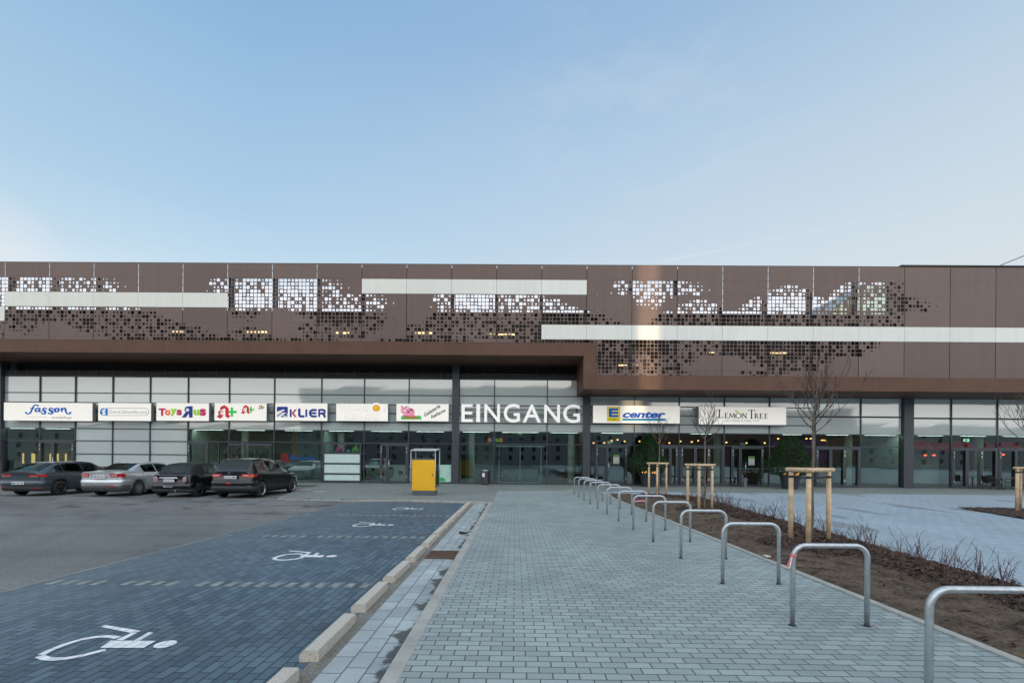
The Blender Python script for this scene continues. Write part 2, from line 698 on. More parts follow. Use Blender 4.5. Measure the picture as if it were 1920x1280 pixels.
M_slab = paving('gutter slabs', (0.30, 0.345, 0.355), (0.39, 0.435, 0.44), (0.10, 0.10, 0.09), 0.3, 0.18, 0.006, R(90), 0.6, 0.3, 0.25, offset=0.33, off=(0, -0.08), extra=dark_edge, stain_scale=1.2)
M_kerb = mat('kerb concrete', (0.33, 0.325, 0.30), 0.85, var=0.16, scale=4.0, bump=0.3, bscale=90)
M_edge = mat('worn edge strip', (0.22, 0.215, 0.20), 0.85, var=0.35, scale=3.0)
M_gravel = mat('jointing gravel', (0.22, 0.21, 0.185), 0.95, var=0.45, scale=60.0, bump=1.0, bscale=120)
M_stop = mat('wheel stop concrete', (0.46, 0.425, 0.37), 0.85, var=0.28, scale=70.0, bump=0.35, bscale=150)
def worn_extra(nt, p, c):
    n = noise(nt, p, 14.0, 5.0, 0.75)
    return mixc(nt, ramp(nt, n, [(0.60, 0.0), (0.70, 0.6)]), c, (0.22, 0.26, 0.30))


M_line = paving('white road paint', (0.72, 0.73, 0.74), (0.80, 0.80, 0.80), (0.30, 0.32, 0.34), 0.2, 0.1, 0.0045, R(90), 0.6, 0.4, 0.08, extra=worn_extra)
M_dash = mat('pale marking pavers', (0.225, 0.24, 0.225), 0.75, var=0.3, scale=9.0)
M_soil, _nt, _out = new_mat('dry soil')
_b = principled(_nt, _out, 0.95, 0.0, 0.2)
_p = world_pos(_nt)
_a = noise(_nt, _p, 3.2, 6.0, 0.72)
_c = ramp(_nt, _a, [(0.36, (0.048, 0.034, 0.025)), (0.50, (0.118, 0.086, 0.062)), (0.70, (0.185, 0.140, 0.102))])
_c = mixc(_nt, 1.0, _c, ramp(_nt, noise(_nt, _p, 30.0, 4.0, 0.7), [(0.3, 0.6), (0.7, 1.3)]), 'MULTIPLY')
_nt.links.new(_c, _b.inputs['Base Color'])
_bn = nd(_nt, 'ShaderNodeBump')
_bn.inputs['Strength'].default_value = 1.0
_bn.inputs['Distance'].default_value = 0.03
_nt.links.new(noise(_nt, _p, 40.0, 5.0, 0.7), _bn.inputs['Height'])
_nt.links.new(_bn.outputs[0], _b.inputs['Normal'])
M_mulch = mat('bark mulch', (0.042, 0.026, 0.018), 0.95, var=0.5, scale=14.0, bump=1.0, bscale=60)
M_chip = mat('bark chips', (0.085, 0.048, 0.030), 0.9, var=0.7, scale=25.0)



def sheet(name, poly, z, m, thick=None):
    b = MB()
    if thick is None:
        b.add([(x, y, z) for x, y in poly], [tuple(range(len(poly)))])
    else:
        b.prism(poly, z - thick, z, 'xy')
    return tag(b.build(name, m), kind='structure')


sheet('ground', [(-1500, -1500), (1500, -1500), (1500, 1500), (-1500, 1500)], ZL - 0.012, M_asphalt)
sheet('road', [(-120, -140), (60, -140), (60, 26), (-120, 26)], ZL, M_asphalt)
sheet('parking_bay_paving', [(-6.38, -12), (-1.48, -12), (-1.48, 17.6), (-4.7, 18.0), (-5.6, 17.9), (-6.2, 17.3), (-6.38, 16.4)], ZL + 0.004, M_bay)
sheet('walkway', [(-0.85, -14), (4.13, -14), (4.13, 23.6), (-0.85, 23.6)], 0.0, M_walk, 0.12)
sheet('apron_paving', [(-9.6, 18.3), (-6.2, 18.05), (-4.66, 18.05), (-0.98, 17.42), (-0.85, 17.42), (-0.85, 23.6), (4.13, 23.6), (70, 23.6), (70, 29.6), (-70, 29.6), (-70, 26.7), (-11.4, 26.7), (-10.9, 22.8)], -0.001, M_apron, 0.12)
sheet('plaza', [(4.23, -60), (90, -60), (90, 23.6), (4.23, 23.6)], -0.002, M_plaza, 0.12)
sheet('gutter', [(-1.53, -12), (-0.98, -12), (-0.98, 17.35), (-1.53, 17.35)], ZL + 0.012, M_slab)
sheet('gravel_strip', [(-1.70, -12), (-1.53, -12), (-1.53, 17.35), (-1.70, 17.35)], ZL + 0.008, M_gravel)
sheet('road_edge_strip', [(-6.42, -12), (-6.38, -12), (-6.38, 16.4), (-6.42, 16.5)], ZL + 0.006, M_edge)
kb = MB()
y = -12.0
while y < 17.3:
    kb.box(-0.98, -0.85, y + 0.004, min(17.3, y + 1.0) - 0.004, -0.2, 0.004)
    y += 1.0
y = -12.0
while y < 21.5:
    kb.box(4.13, 4.23, y + 0.004, min(21.6, y + 1.0) - 0.004, -0.2, 0.02)
    y += 1.0
for i in range(4):           # the bay's far end
    t0, t1 = i / 4, (i + 1) / 4
    a = Vector((-4.66, 17.93)).lerp(Vector((-0.98, 17.30)), t0)
    b_ = Vector((-4.66, 17.93)).lerp(Vector((-0.98, 17.30)), t1 - 0.004)
    kb.prism([(a.x, a.y), (b_.x, b_.y), (b_.x, b_.y + 0.12), (a.x, a.y + 0.12)], -0.2, 0.004, 'xy')
kb.prism([(-4.66, 17.93), (-4.66, 18.05), (-6.2, 18.05), (-6.2, 17.95)], -0.2, -0.03, 'xy')
kb.prism([(-6.2, 17.95), (-6.2, 18.06), (-9.6, 18.32), (-9.6, 18.2)], -0.2, -0.06, 'xy')
tag(kb.build('kerb', M_kerb, bevel=0.008), kind='structure')

# bay divider rows of single pale pavers
db = MB()
for k in range(-1, 4):
    yb = 2.36 + 3.745 * k
    x = -1.95
    while x > -6.3:
        if rnd.random() > (0.05 if x > -5.2 else 0.45):
            db.box(x - 0.096, x - 0.002, yb - 0.098, yb + 0.098, ZL, ZL + 0.008)
        x -= 0.2
tag(db.build('bay_divider_marking', M_dash), kind='structure')


# painted wheelchair symbols (traced once, then repeated bay by bay)
def zg(zx, zy):
    p = on_z(zx / 3.369, 900 + zy / 3.369, ZL + 0.009)
    return (p.x, p.y)


def ribbon(mb, pts, w, z, closed=False):
    n = len(pts)
    L = []
    Rr = []
    for i in range(n):
        a = Vector(pts[max(0, i - 1)]); b = Vector(pts[min(n - 1, i + 1)])
        t = (b - a).normalized()
        q = Vector((-t.y, t.x)) * (w / 2)
        L.append(Vector(pts[i]) + q)
        Rr.append(Vector(pts[i]) - q)
    vs = [(p.x, p.y, z) for p in L] + [(p.x, p.y, z) for p in Rr]
    mb.add(vs, [(i, i + 1, n + i + 1, n + i) for i in range(n - 1)])


sb = MB()
SZ = ZL + 0.009
arc = [zg(*q) for q in ((745, 992), (690, 984), (610, 987), (510, 1005), (410, 1035), (320, 1070), (262, 1100))]
ribbon(sb, [(p.x, p.y) for p in smooth_path([Vector((a[0], a[1], 0)) for a in arc], 4)], 0.062, SZ)
arc = [zg(*q) for q in ((250, 1108), (290, 1123), (350, 1127), (430, 1120), (520, 1104), (600, 1084), (668, 1068))]
ribbon(sb, [(p.x, p.y) for p in smooth_path([Vector((a[0], a[1], 0)) for a in arc], 4)], 0.062, SZ)
for pl in (((700, 1010), (985, 1012), (908, 1056), (632, 1056)),
           ((938, 957), (972, 960), (880, 1011), (846, 1011)),
           ((638, 924), (664, 912), (888, 948), (862, 962), (828, 962)),
           ((828, 962), (888, 949), (778, 1008), (728, 1006))):
    sb.add([(*zg(*q), SZ) for q in pl], [tuple(range(len(pl)))])
hc = zg(1045, 1033)
sb.add([(hc[0] + 0.088 * math.cos(a * 2 * math.pi / 20), hc[1] + 0.088 * math.sin(a * 2 * math.pi / 20), SZ) for a in range(20)], [tuple(range(20))])
rootm = thing('wheelchair_marking', 'white painted wheelchair symbol in the bay closest to the camera', 'road marking', (-3.6, 4.2, ZL), 'wheelchair symbols in the disabled bays')
mo = sb.build('symbol', M_line, rootm, fix=False)
for k, lb in ((1, 'white painted wheelchair symbol in the second bay from the camera'),
              (2, 'white painted wheelchair symbol in the third bay, second from the yellow cabinet'),
              (3, 'white painted wheelchair symbol in the far bay next to the yellow cabinet')):
    dup(rootm, (-3.6, 4.2 + 3.755 * k, ZL), 0, lb)

# wheel stops
ords = ['first', 'second', 'third', 'fourth', 'fifth', 'sixth', 'seventh', 'eighth', 'ninth', 'tenth', 'eleventh', 'twelfth', 'thirteenth', 'fourteenth']
ws0 = None
for k in range(12):
    yc = 3.78 + 0.48 + 1.225 * (k - 1)
    lb = 'pale concrete wheel stop, %s in the row counting from the camera' % ords[k]
    if k == 0:
        b = MB()
        prof = [(-1.81, ZL), (-1.645, ZL), (-1.645, ZL + 0.108), (-1.765, ZL + 0.108), (-1.81, ZL + 0.06)]
        n = len(prof)
        b.prism(prof, yc - 0.455, yc + 0.455, 'xz')
        ws0 = b.build('wheel_stop', M_stop, bevel=0.006)
        # keep its origin at its base
        for v in ws0.data.vertices:
            v.co.x += 1.73; v.co.y -= yc; v.co.z -= ZL
        ws0.location = (-1.73, yc, ZL)
        tag(ws0, lb, 'wheel stop', 'concrete wheel stops along the disabled bays')
    else:
        o = ws0.copy()
        COL.objects.link(o)
        o.location = (-1.73 + rnd.uniform(-.008, .008), yc, ZL)
        o.rotation_euler = (0, 0, rnd.uniform(-.012, .012))
        o['label'] = lb

# rusty drain grate in the gutter
dg_ = thing('drain_grate', 'rusty brown iron drain grate set in the gutter slabs', 'drain', (-1.27, 8.05, ZL))
M_rust = mat('rusty iron', (0.125, 0.075, 0.052), 0.8, 0.3, var=0.5, scale=20, bump=0.4)
M_pit = mat('drain pit', (0.012, 0.010, 0.009), 0.9)
b = MB()
b.box(-1.53, -0.985, 7.74, 8.36, ZL, ZL + 0.016)
b.build('pit', M_pit, dg_)
b = MB()
b.box(-1.53, -0.985, 7.74, 7.79, ZL, ZL + 0.03); b.box(-1.53, -0.985, 8.31, 8.36, ZL, ZL + 0.03)
b.box(-1.53, -1.49, 7.79, 8.31, ZL, ZL + 0.03); b.box(-1.025, -0.985, 7.79, 8.31, ZL, ZL + 0.03)
b.build('frame', M_rust, dg_)
b = MB()
yy = 7.81
while yy < 8.29:
    b.box(-1.49, -1.025, yy, yy + 0.028, ZL, ZL + 0.026)
    yy += 0.055
b.build('grille', M_rust, dg_)

# litter
lt = MB()
p = on_z(877, 995, 0.0)
for j in range(5):
    lt.ball((p.x - 0.16 + 0.035 * j, p.y + rnd.uniform(-.03, .03), ZL + 0.05 - 0.006 * j), 0.045 - 0.005 * j, 8, 0.7)
lo = lt.build('litter', mat('dark rubber', (0.02, 0.017, 0.016), 0.6), smooth=True)
tag(lo, 'small dark crumpled piece of litter lying in the gutter', 'litter')

# access covers in the paving
M_cover = mat('cover metal', (0.34, 0.33, 0.31), 0.6, 0.2, var=0.3, scale=12)
for (px, py, r, lb) in ((1069, 919, 0.32, 'round pale access cover in the paving before the bicycle hoops'),
                        (600, 921, 0.34, 'pale round access cover in the paving before the ice cream window'),
                        (572, 917.5, 0.3, 'pale access cover in the paving beside the black car')):
    p = on_z(px, py, 0.0)
    b = MB()
    b.lathe([(0.0, 0.006), (r * 0.86, 0.006), (r * 0.87, 0.002), (r * 0.92, 0.002), (r * 0.93, 0.008), (r, 0.008), (r, -0.02)], (p.x, p.y, 0.0), 'z', 28)
    tag(b.build('manhole_cover', M_cover), lb, 'access cover')

# ------------------------------------------------------------------ planting beds
def xr(y):
    return 5.75 + 0.105 * y


TREES = [(5.75, 8.8), (6.05, 14.6), (6.38, 20.2)]


def in_bed(x, y):
    if y > 19.0:
        t = (y - 19.0) / 2.8
        return 4.25 + 0.3 * t < x < xr(19.0) * (1 - t * t) + 4.7 * t * t
    return 4.24 < x < xr(y)


def mulch_depth(x, y):
    d = xr(min(y, 19.0)) - x
    w = 0.85 + 0.16 * mnoise.noise(Vector((x * 0.8, y * 0.8, 3)))
    f = (w - d) / 0.22
    for tx, ty in TREES:
        r = math.hypot(x - tx, y - ty)
        f = max(f, (0.98 + 0.2 * mnoise.noise(Vector((x * 1.5, y * 1.5, 9))) - r) / 0.25)
    return max(0.0, min(1.0, f))


def bed_height(x, y):
    e = min(1.0, (x - 4.24) / 0.25)
    return 0.008 + e * (0.035 + 0.03 * mnoise.noise(Vector((x * 2.2, y * 2.2, 0))) + 0.022 * mnoise.noise(Vector((x * 9, y * 9, 5))) + 0.016 * mnoise.noise(Vector((x * 17, y * 17, 8))))


def bed_grid(cond, hfun, step, y0, y1, x0, x1):
    b = MB()
    idx = {}
    nx = int((x1 - x0) / step)
    ny = int((y1 - y0) / step)

    def vid(i, j):
        if (i, j) not in idx:
            x = x0 + i * step; y = y0 + j * step
            idx[(i, j)] = len(b.v)
            b.v.append((x, y, hfun(x, y)))
        return idx[(i, j)]
    for i in range(nx):
        for j in range(ny):
            if cond(x0 + (i + .5) * step, y0 + (j + .5) * step):
                b.f.append((vid(i, j), vid(i + 1, j), vid(i + 1, j + 1), vid(i, j + 1)))
    return b


b = bed_grid(in_bed, bed_height, 0.06, -3.0, 21.9, 4.235, 8.2)
tag(b.build('soil', M_soil, smooth=True), kind='structure')
mh = lambda x, y: bed_height(x, y) - 0.02 + 0.085 * mulch_depth(x, y) + 0.03 * mnoise.noise(Vector((x * 7, y * 7, 2))) * mulch_depth(x, y)
b = bed_grid(lambda x, y: in_bed(x, y) and mulch_depth(x, y) > 0.02, mh, 0.06, -3.0, 21.9, 4.235, 8.2)
# a closed skirt along the plaza edge
for j in range(0, 220):
    ya = -3.0 + j * 0.1
    a, c = (xr(ya), ya), (xr(ya + 0.1), ya + 0.1)
    b.quad((a[0] - 0.03, a[1], 0.075), (c[0] - 0.03, c[1], 0.075), (c[0] + 0.05, c[1], -0.01), (a[0] + 0.05, a[1], -0.01))
tag(b.build('mulch', M_mulch, smooth=True, fix=False), kind='stuff')


def chips(n, pick, name):
    b = MB()
    k = 0
    while k < n:
        x, y, z = pick()
        if z is None:
            continue
        L = rnd.uniform(0.015, 0.05); Wd = rnd.uniform(0.006, 0.018)
        m = Matrix.Rotation(rnd.uniform(0, 6.28), 3, 'Z') @ Matrix.Rotation(rnd.uniform(-.7, .7), 3, 'X') @ Matrix.Rotation(rnd.uniform(-.7, .7), 3, 'Y')
        q = [Vector((x, y, z + 0.008)) + m @ Vector(s) for s in ((-L, -Wd, 0), (L, -Wd * .6, 0.004), (L * .8, Wd, 0), (-L, Wd * .7, 0.003))]
        b.quad(*q)
        k += 1
    return tag(b.build(name, M_chip, fix=False), kind='stuff')


def pick_bed():
    y = 3.0 + 18.5 * rnd.random() ** 1.7
    x = rnd.uniform(4.3, 8.0)
    if not in_bed(x, y):
        return 0, 0, None
    m = mulch_depth(x, y)
    if m < 0.05 and rnd.random() > 0.03:
        return 0, 0, None
    return x, y, max(mh(x, y), bed_height(x, y))


chips(9000, pick_bed, 'bark_chips_litter')
cl = MB()
k = 0
while k < 1500:
    y = 3.0 + 18.0 * rnd.random() ** 1.8
    x = rnd.uniform(4.3, 7.0)
    if in_bed(x, y) and mulch_depth(x, y) < 0.1:
        r = rnd.uniform(0.006, 0.026) * (1.6 if rnd.random() < .06 else 1)
        q = Vector((x, y, bed_height(x, y)))
        vs = [q + Vector((a * r * rnd.uniform(.6, 1.2), c_ * r * rnd.uniform(.6, 1.2), e * r * rnd.uniform(.4, .9))) for a, c_, e in ((1, 0, 0), (-1, 0, 0), (0, 1, 0), (0, -1, 0), (0, 0, 1), (0, 0, -1))]
        cl.add(vs, [(0, 2, 4), (2, 1, 4), (1, 3, 4), (3, 0, 4), (2, 0, 5), (1, 2, 5), (3, 1, 5), (0, 3, 5)])
        k += 1
tag(cl.build('soil_clods_rubble', M_soil, smooth=True, fix=False), kind='stuff')
BED2 = [(16.1, 16.6), (15.3, 13.4), (17.8, 12.4), (23.0, 13.0), (23.0, 17.0)]


def in_poly(x, y, P):
    r = False
    for i in range(len(P)):
        (x1, y1), (x2, y2) = P[i], P[i - 1]
        if (y1 > y) != (y2 > y) and x < (x2 - x1) * (y - y1) / (y2 - y1) + x1:
            r = not r
    return r


h2 = lambda x, y: 0.03 + 0.03 * mnoise.noise(Vector((x * 4, y * 4, 1)))
p0 = on_z(1793, 951.5, 0.0); p1 = on_z(1920, 973, 0.0); p2 = on_z(1920, 953.5, 0.0)
d_a = (p1 - p0); d_b = (p2 - p0)
BED2 = [(p0.x, p0.y), (p0.x + d_a.x * 2.2, p0.y + d_a.y * 2.2), (p0.x + d_b.x * 2.4, p0.y + d_b.y * 2.4)]
b = bed_grid(lambda x, y: in_poly(x, y, BED2), h2, 0.07, 8, 20, 10, 26)
tag(b.build('mulch_bed', M_mulch, smooth=True, fix=False), kind='stuff')


def pick2():
    x = rnd.uniform(10, 25); y = rnd.uniform(9, 19)
    return (x, y, h2(x, y)) if in_poly(x, y, BED2) else (0, 0, None)


chips(1500, pick2, 'bark_chips_litter')
# ------------------------------------------------------------------ the shopping centre
YG = 29.5      # glazing plane
YS = 26.9      # perforated screen
YF = 26.6      # canopy front


def fx(px, Y=YG, py=820):
    return on_y(px, py, Y).x


M_brown = mat('brown screen panels', (0.146, 0.098, 0.082), 0.42, 0.0, 0.3, var=0.05, scale=0.35, each=0.10, streak=0.08)
M_band = mat('pale band panels', (0.70, 0.69, 0.63), 0.45, 0.0, 0.5, var=0.03, scale=0.5, each=0.03, streak=0.05)
M_canopy = mat('brown canopy render', (0.116, 0.061, 0.040), 0.6, 0.0, 0.25, var=0.12, scale=0.8, bump=0.05, streak=0.10)
M_steel = mat('dark steel', (0.030, 0.026, 0.025), 0.5, 0.3, var=0.2)
M_upper = mat('upper wall dark cladding', (0.040, 0.036, 0.035), 0.7, var=0.25, scale=1.0)
M_frame = mat('anthracite aluminium', (0.050, 0.058, 0.068), 0.42, 0.25, 0.5, var=0.08, scale=2.0)
M_panel = mat('enamelled pale glass panel', (0.49, 0.545, 0.53), 0.10, 0.0, 0.5, var=0.06, scale=0.3, coat=1.0, coat_ior=2.1, each=0.05, wavy=0.05)
M_glass = glass('shopfront glass', (0.50, 0.66, 0.62), 1.25, 0.0, 1.55, 0.125)
M_frost = mat('frosted glass panel', (0.52, 0.66, 0.62), 0.25, 0.0, 0.5, var=0.05)
M_louvre = mat('louvre metal', (0.085, 0.088, 0.095), 0.45, 0.4)
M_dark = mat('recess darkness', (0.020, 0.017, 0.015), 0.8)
M_chrome = mat('brushed handle', (0.6, 0.6, 0.6), 0.25, 0.9, var=0.05)
M_hinge = mat('pale hinge metal', (0.55, 0.56, 0.57), 0.4, 0.5)
M_strip = mat('lit strip lamp', (0.8, 0.6, 0.3), 0.5, emit=(1.0, 0.72, 0.36), es=0.6)

bld = thing('shopping_centre', 'long brown shopping centre with perforated upper screen, pale bands and glazed ground floor', 'shopping centre', (0, YG, 0))

# --- screen panels: hole sizes 0..4 in tiles of 12 x 4
TILES = {
    'D': ('432044443244', '424340430424', '443244130344', '340442443044'),
    'F': ('344433444344', '444434344424', '443443344434', '434344434424'),
    'd': ('340434423443', '324430440424', '343144123424', '344242440434'),
    'M': ('320234204202', '104302230240', '222203042021', '020420323403'),
    'R': ('332101000000', '400312100000', '143430201000', '321034000000'),
    'L': ('000000012402', '000000043040', '000000002224', '000000102412'),
    'T': ('202431103020', '034124142000', '012220320000', '000002100000'),
    'U': ('000014130443', '000000234234', '000000002140', '000000000001'),
    'N': ('330434423443', '320440440424', '343243123424', '404424344043'),
    'P': ('232204432242', '403424023404', '021430431222', '340322303444'),
    'W': ('200000000000', '422330000000', '244131200000', '303204133100'),
    'V': ('000000000000', '000124230000', '123412222430', '302130414223'),
    'X': ('000000001321', '000000042340', '000002342424', '000013203321'),
    'Q': ('231422000000', '014321000000', '420200000000', '410000000000'),
    '.': ('000000000000',) * 4,
}
# one letter per panel (the first is the panel cut by the photo's edge), top row first; B = pale band
SCREEN = [
    '........................',
    'FDMR.LDFRBBBBBLDR.VXM...',
    'FBBBBBFdMRLFPW.TVXFDDR..',
    'BNPMW.TUFRXPMFWXDFDPM...',
    'MTUMPWVLMQPMDBBBBBBBBBBB',
    'M..UDFDPQUDQUFDFMFFDQ...',
    '..............FPQUDQ....',
    '..............MMRUQ.....',
]
SCREEN = [(r + '.' * 30)[:24] for r in SCREEN]
HS = [0.0, 0.060, 0.094, 0.142, 0.186]
ZTOP = 13.1
XL = fx(9, YS, 562)
XR_ = fx(1696, YS, 562)
PW = (XR_ - XL) / 20.0
RH = 0.88
CW = PW / 12.0
CH = RH / 4.0
TH = 0.010


def panel_mesh(col, rows):
    b = MB()
    x0 = XL + (col - 1) * PW
    g = 0.017
    for r in rows:
        t = TILES.get(SCREEN[r][col])
        if t is None:
            continue
        zt = ZTOP - r * RH
        if t is TILES['.']:
            b.quad((x0 + g, YS, zt - RH + .003), (x0 + PW - g, YS, zt - RH + .003), (x0 + PW - g, YS, zt - .003), (x0 + g, YS, zt - .003))
        else:
            for j in range(4):
                for i in range(12):
                    s = HS[int(t[j][i])] * 0.5 * (CW / 0.2205)
                    a0 = x0 + i * CW + (g if i == 0 else 0); a1 = x0 + (i + 1) * CW - (g if i == 11 else 0)
                    c1 = zt - j * CH - (.003 if j == 0 else 0); c0 = zt - (j + 1) * CH + (.003 if j == 3 else 0)
                    if s == 0:
                        b.quad((a0, YS, c0), (a1, YS, c0), (a1, YS, c1), (a0, YS, c1))
                        continue
                    cx = x0 + (i + .5) * CW; cz = zt - (j + .5) * CH
                    o = [(a0, YS, c0), (a1, YS, c0), (a1, YS, c1), (a0, YS, c1)]
                    q = [(cx - s, YS, cz - s), (cx + s, YS, cz - s), (cx + s, YS, cz + s), (cx - s, YS, cz + s)]
                    bk = [(p[0], YS + TH, p[2]) for p in q]
                    fs = []
                    for k in range(4):
                        k2 = (k + 1) % 4
                        fs.append((k, k2, 4 + k2, 4 + k))
                        fs.append((4 + k, 4 + k2, 8 + k2, 8 + k))
                    b.add(o + q + bk, fs)
        # edges of the sheet
        b.quad((x0 + g, YS, zt - RH + .003), (x0 + g, YS + TH, zt - RH + .003), (x0 + g, YS + TH, zt - .003), (x0 + g, YS, zt - .003))
        b.quad((x0 + PW - g, YS, zt - RH + .003), (x0 + PW - g, YS + TH, zt - RH + .003), (x0 + PW - g, YS + TH, zt - .003), (x0 + PW - g, YS, zt - .003))
    return b


for col in range(24):
    rows = list(range(6) if col < 14 else range(8))
    runs = [[]]
    for r in rows:
        if SCREEN[r][col] == 'B':
            runs.append([])
        else:
            runs[-1].append(r)
    for run in runs:
        if run:
            panel_mesh(col, run).build('perforated_panel', M_brown, bld, fix=False)
    for r in range(8):
        if SCREEN[r][col] == 'B':
            x0 = XL + (col - 1) * PW
            b = MB()
            b.box(x0 + .008, x0 + PW - .008, YS - 0.012, YS + 0.02, ZTOP - (r + 1) * RH + .012, ZTOP - r * RH - .012)
            b.build('band_panel', M_band, bld)
b = MB()     # rails at the panel joints
for r in range(9):
    z = ZTOP - r * RH
    x1 = XR_ + 4 * PW
    if r <= 6:
        b.box(XL - PW, fx(1118, YS, 640), YS + 0.012, YS + 0.06, z - 0.010, z - 0.004 if r == 0 else z + 0.015)
    b.box(fx(1121, YS, 640), x1, YS + 0.012, YS + 0.06, z - 0.010, z - 0.004 if r == 0 else z + 0.015)
b.build('screen_rail', M_steel, bld)
# thin fixing brackets across the open joints
b = MB()
for col in range(22):
    x = XL + col * PW
    for r in range(6 if col <= 13 else 8):
        b.box(x - 0.035, x + 0.035, YS + 0.0115, YS + 0.02, ZTOP - (r + .5) * RH - .025, ZTOP - (r + .5) * RH + .025)
b.build('joint_bracket', M_steel, bld)
for col in range(21):
    x = XL + col * PW
    b = MB()
    b.box(x - 0.105, x + 0.105, YS + 0.26, YS + 0.50, 5.9 if col > 12 else 8.2, ZTOP - 0.12)
    b.box(x - 0.05, x + 0.05, YS + 0.11, YS + 0.26, ZTOP - 1.9, ZTOP - 1.8)
    b.build('screen_post', M_steel, bld)
# the wall behind, with its parapet
b = MB()
b.box(-46, 60, 28.3, 62, 7.70, 10.62)
b.box(fx(1110, 28.3), 60, 28.3, 62, 5.77, 7.69)
b.build('upper_wall', M_upper, bld)
b = MB()
b.box(-46, 60, 28.18, 28.6, 10.623, 10.70)
b.build('parapet_coping', M_louvre, bld)
b = MB()
b.box(XR_ + 0.02, 60, YS + 0.13, 28.25, 5.80, ZTOP + 0.02)
b.build('solid_wall', M_upper, bld)
b = MB()
b.box(XR_ - 0.25, 60, YS - 0.05, 28.3, ZTOP + 0.025, ZTOP + 0.10)
b.build('roof_coping', M_steel, bld)
b = MB()
b.box(XL - PW, XR_ - 0.26, YS - 0.006, YS + 0.12, ZTOP - 0.002, ZTOP + 0.022)
b.build('screen_coping', M_louvre, bld)
for (px0, px1, py) in ((321, 347, 622), (463, 500, 622), (623, 660, 624), (777, 810, 624), (914, 965, 627), (1160, 1202, 685), (1330, 1348, 660), (1445, 1475, 661), (16, 30, 617)):
    a = on_y(px0, py, 28.25); c = on_y(px1, py, 28.25)
    b = MB()
    b.box(a.x, c.x, 28.2, 28.298, a.z - 0.045, a.z + 0.045)
    b.build('strip_lamp', M_strip, bld)
# sloping rooflight seen through the holes at the far right
M_roofglass = mat('rooflight glass', (0.16, 0.25, 0.28), 0.25, 0.0, 0.5, var=0.2, scale=0.6)
a = on_y(1528, 600, 44); c = on_y(1625, 530, 44); e = on_y(1690, 560, 44)
b = MB()
b.prism([(a.x, 10.63), (a.x, a.z - .4), (c.x, c.z), (c.x + 2.2, c.z - .6), (c.x + 2.2, 10.63)], 44, 58)
b.build('rooflight', M_roofglass, bld)
b = MB()
for k in range(1, 9):
    t = k / 9
    x = a.x + (c.x - a.x) * t; z = a.z - .4 + (c.z - a.z + .4) * t
    b.box(x - .05, x + .05, 43.9, 43.99, 10.63, z)
for k in range(4):
    b.box(a.x, c.x + 2.2, 43.8, 43.89, 11.5 + 1.5 * k, 11.6 + 1.5 * k)
b.build('rooflight_frame', M_steel, bld)

# --- canopy frame
xa, xb = on_y(1094, 700, YF).x, on_y(1119, 680, YF).x
b = MB()
b.prism([(-46, 7.68), (xa, 7.68), (xa, 5.74), (60, 5.74), (60, 6.55), (xb, 6.55), (xb, 8.42), (-46, 8.42)], YF, YG + 0.1)
b.build('canopy', M_canopy, bld, bevel=0.01, seg=1)
b = MB()
b.box(xb + .01, XR_, YF - 0.01, YF + 0.05, 6.552, 6.585)
b.box(-46, xb - .01, YF - 0.01, YF + 0.05, 8.422, 8.445)
b.build('canopy_flashing', M_brown, bld)

# --- glazing
cols = [(-4, 8), (848, 861), (1092.5, 1105.5), (1690, 1708), (2030, 2048)]
for (p0, p1) in cols:
    b = MB()
    top = 7.68 if p1 < 1092 else 5.74
    if p0 == 1092.5:
        top = 5.74
    b.box(fx(p0), fx(p1), YG - 0.22, YG + 0.2, 0.0, top - .002)
    b.build('column', M_frame, bld)
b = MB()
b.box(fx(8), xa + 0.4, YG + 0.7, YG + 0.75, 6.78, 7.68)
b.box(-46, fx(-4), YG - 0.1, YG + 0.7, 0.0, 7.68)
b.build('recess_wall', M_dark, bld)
b = MB()
b.box(-46, fx(11), YG - 0.5, YG - 0.23, 0.0, 1.25)
b.build('plinth', mat('plinth stone', (0.12, 0.12, 0.115), 0.8, var=0.15, scale=6), bld)
# louvre above the left glazing
b = MB()
for (p0, p1) in ((8, 848), (861, 1086)):
    for z in (6.88, 6.96, 7.04, 7.12):
        b.box(fx(p0), fx(p1), YG - 0.05, YG + 0.02, z - 0.012, z + 0.012)
    x = fx(p0) + 0.5
    while x < fx(p1):
        b.box(x - 0.015, x + 0.015, YG - 0.09, YG - 0.052, 6.82, 7.20)
        x += 1.12
b.build('louvre', M_louvre, bld)

ZH, ZT, Z1, Z2, Z3, ZTOPG = 2.60, 3.39, 3.94, 5.08, 5.70, 6.78   # door head, clear glass top, sign zone, rows
LEFT = [8, 75.5, 142, 212, 282, 353, 430, 514.5, 603, 683, 766.5, 848]
MID = [861, 926.7, 1025.6, 1092.5]
RIGHT = [1105.5, 1189, 1273, 1357.5, 1442, 1527.6, 1613, 1690]
FAR = [1708, 1782.5, 1869, 1950, 2030]


def vbar(px, z0, z1, w=0.055):
    x = fx(px)
    MBv = MB().box(x - w / 2, x + w / 2, YG - 0.07, YG + 0.06, z0, z1)
    MBv.build('mullion', M_frame, bld)


def hbar(p0, p1, z, h=0.05):
    MBh = MB().box(fx(p0), fx(p1), YG - 0.055, YG + 0.05, z - h / 2, z + h / 2)
    MBh.build('transom', M_frame, bld)


def pane(p0, p1, z0, z1, clear, inset=0.028, Y=YG):
    x0, x1 = fx(p0) + inset, fx(p1) - inset
    b = MB()
    tilt = rnd.uniform(-0.004, 0.004)
    b.quad((x0, Y + tilt, z0 + .025), (x1, Y - tilt, z0 + .025), (x1, Y - tilt * .4, z1 - .025), (x0, Y + tilt * .4, z1 - .025))
    if clear:
        b.build('glass_pane', M_glass, bld, fix=False)
    else:
        b.build('pale_panel', M_panel, bld, fix=False)


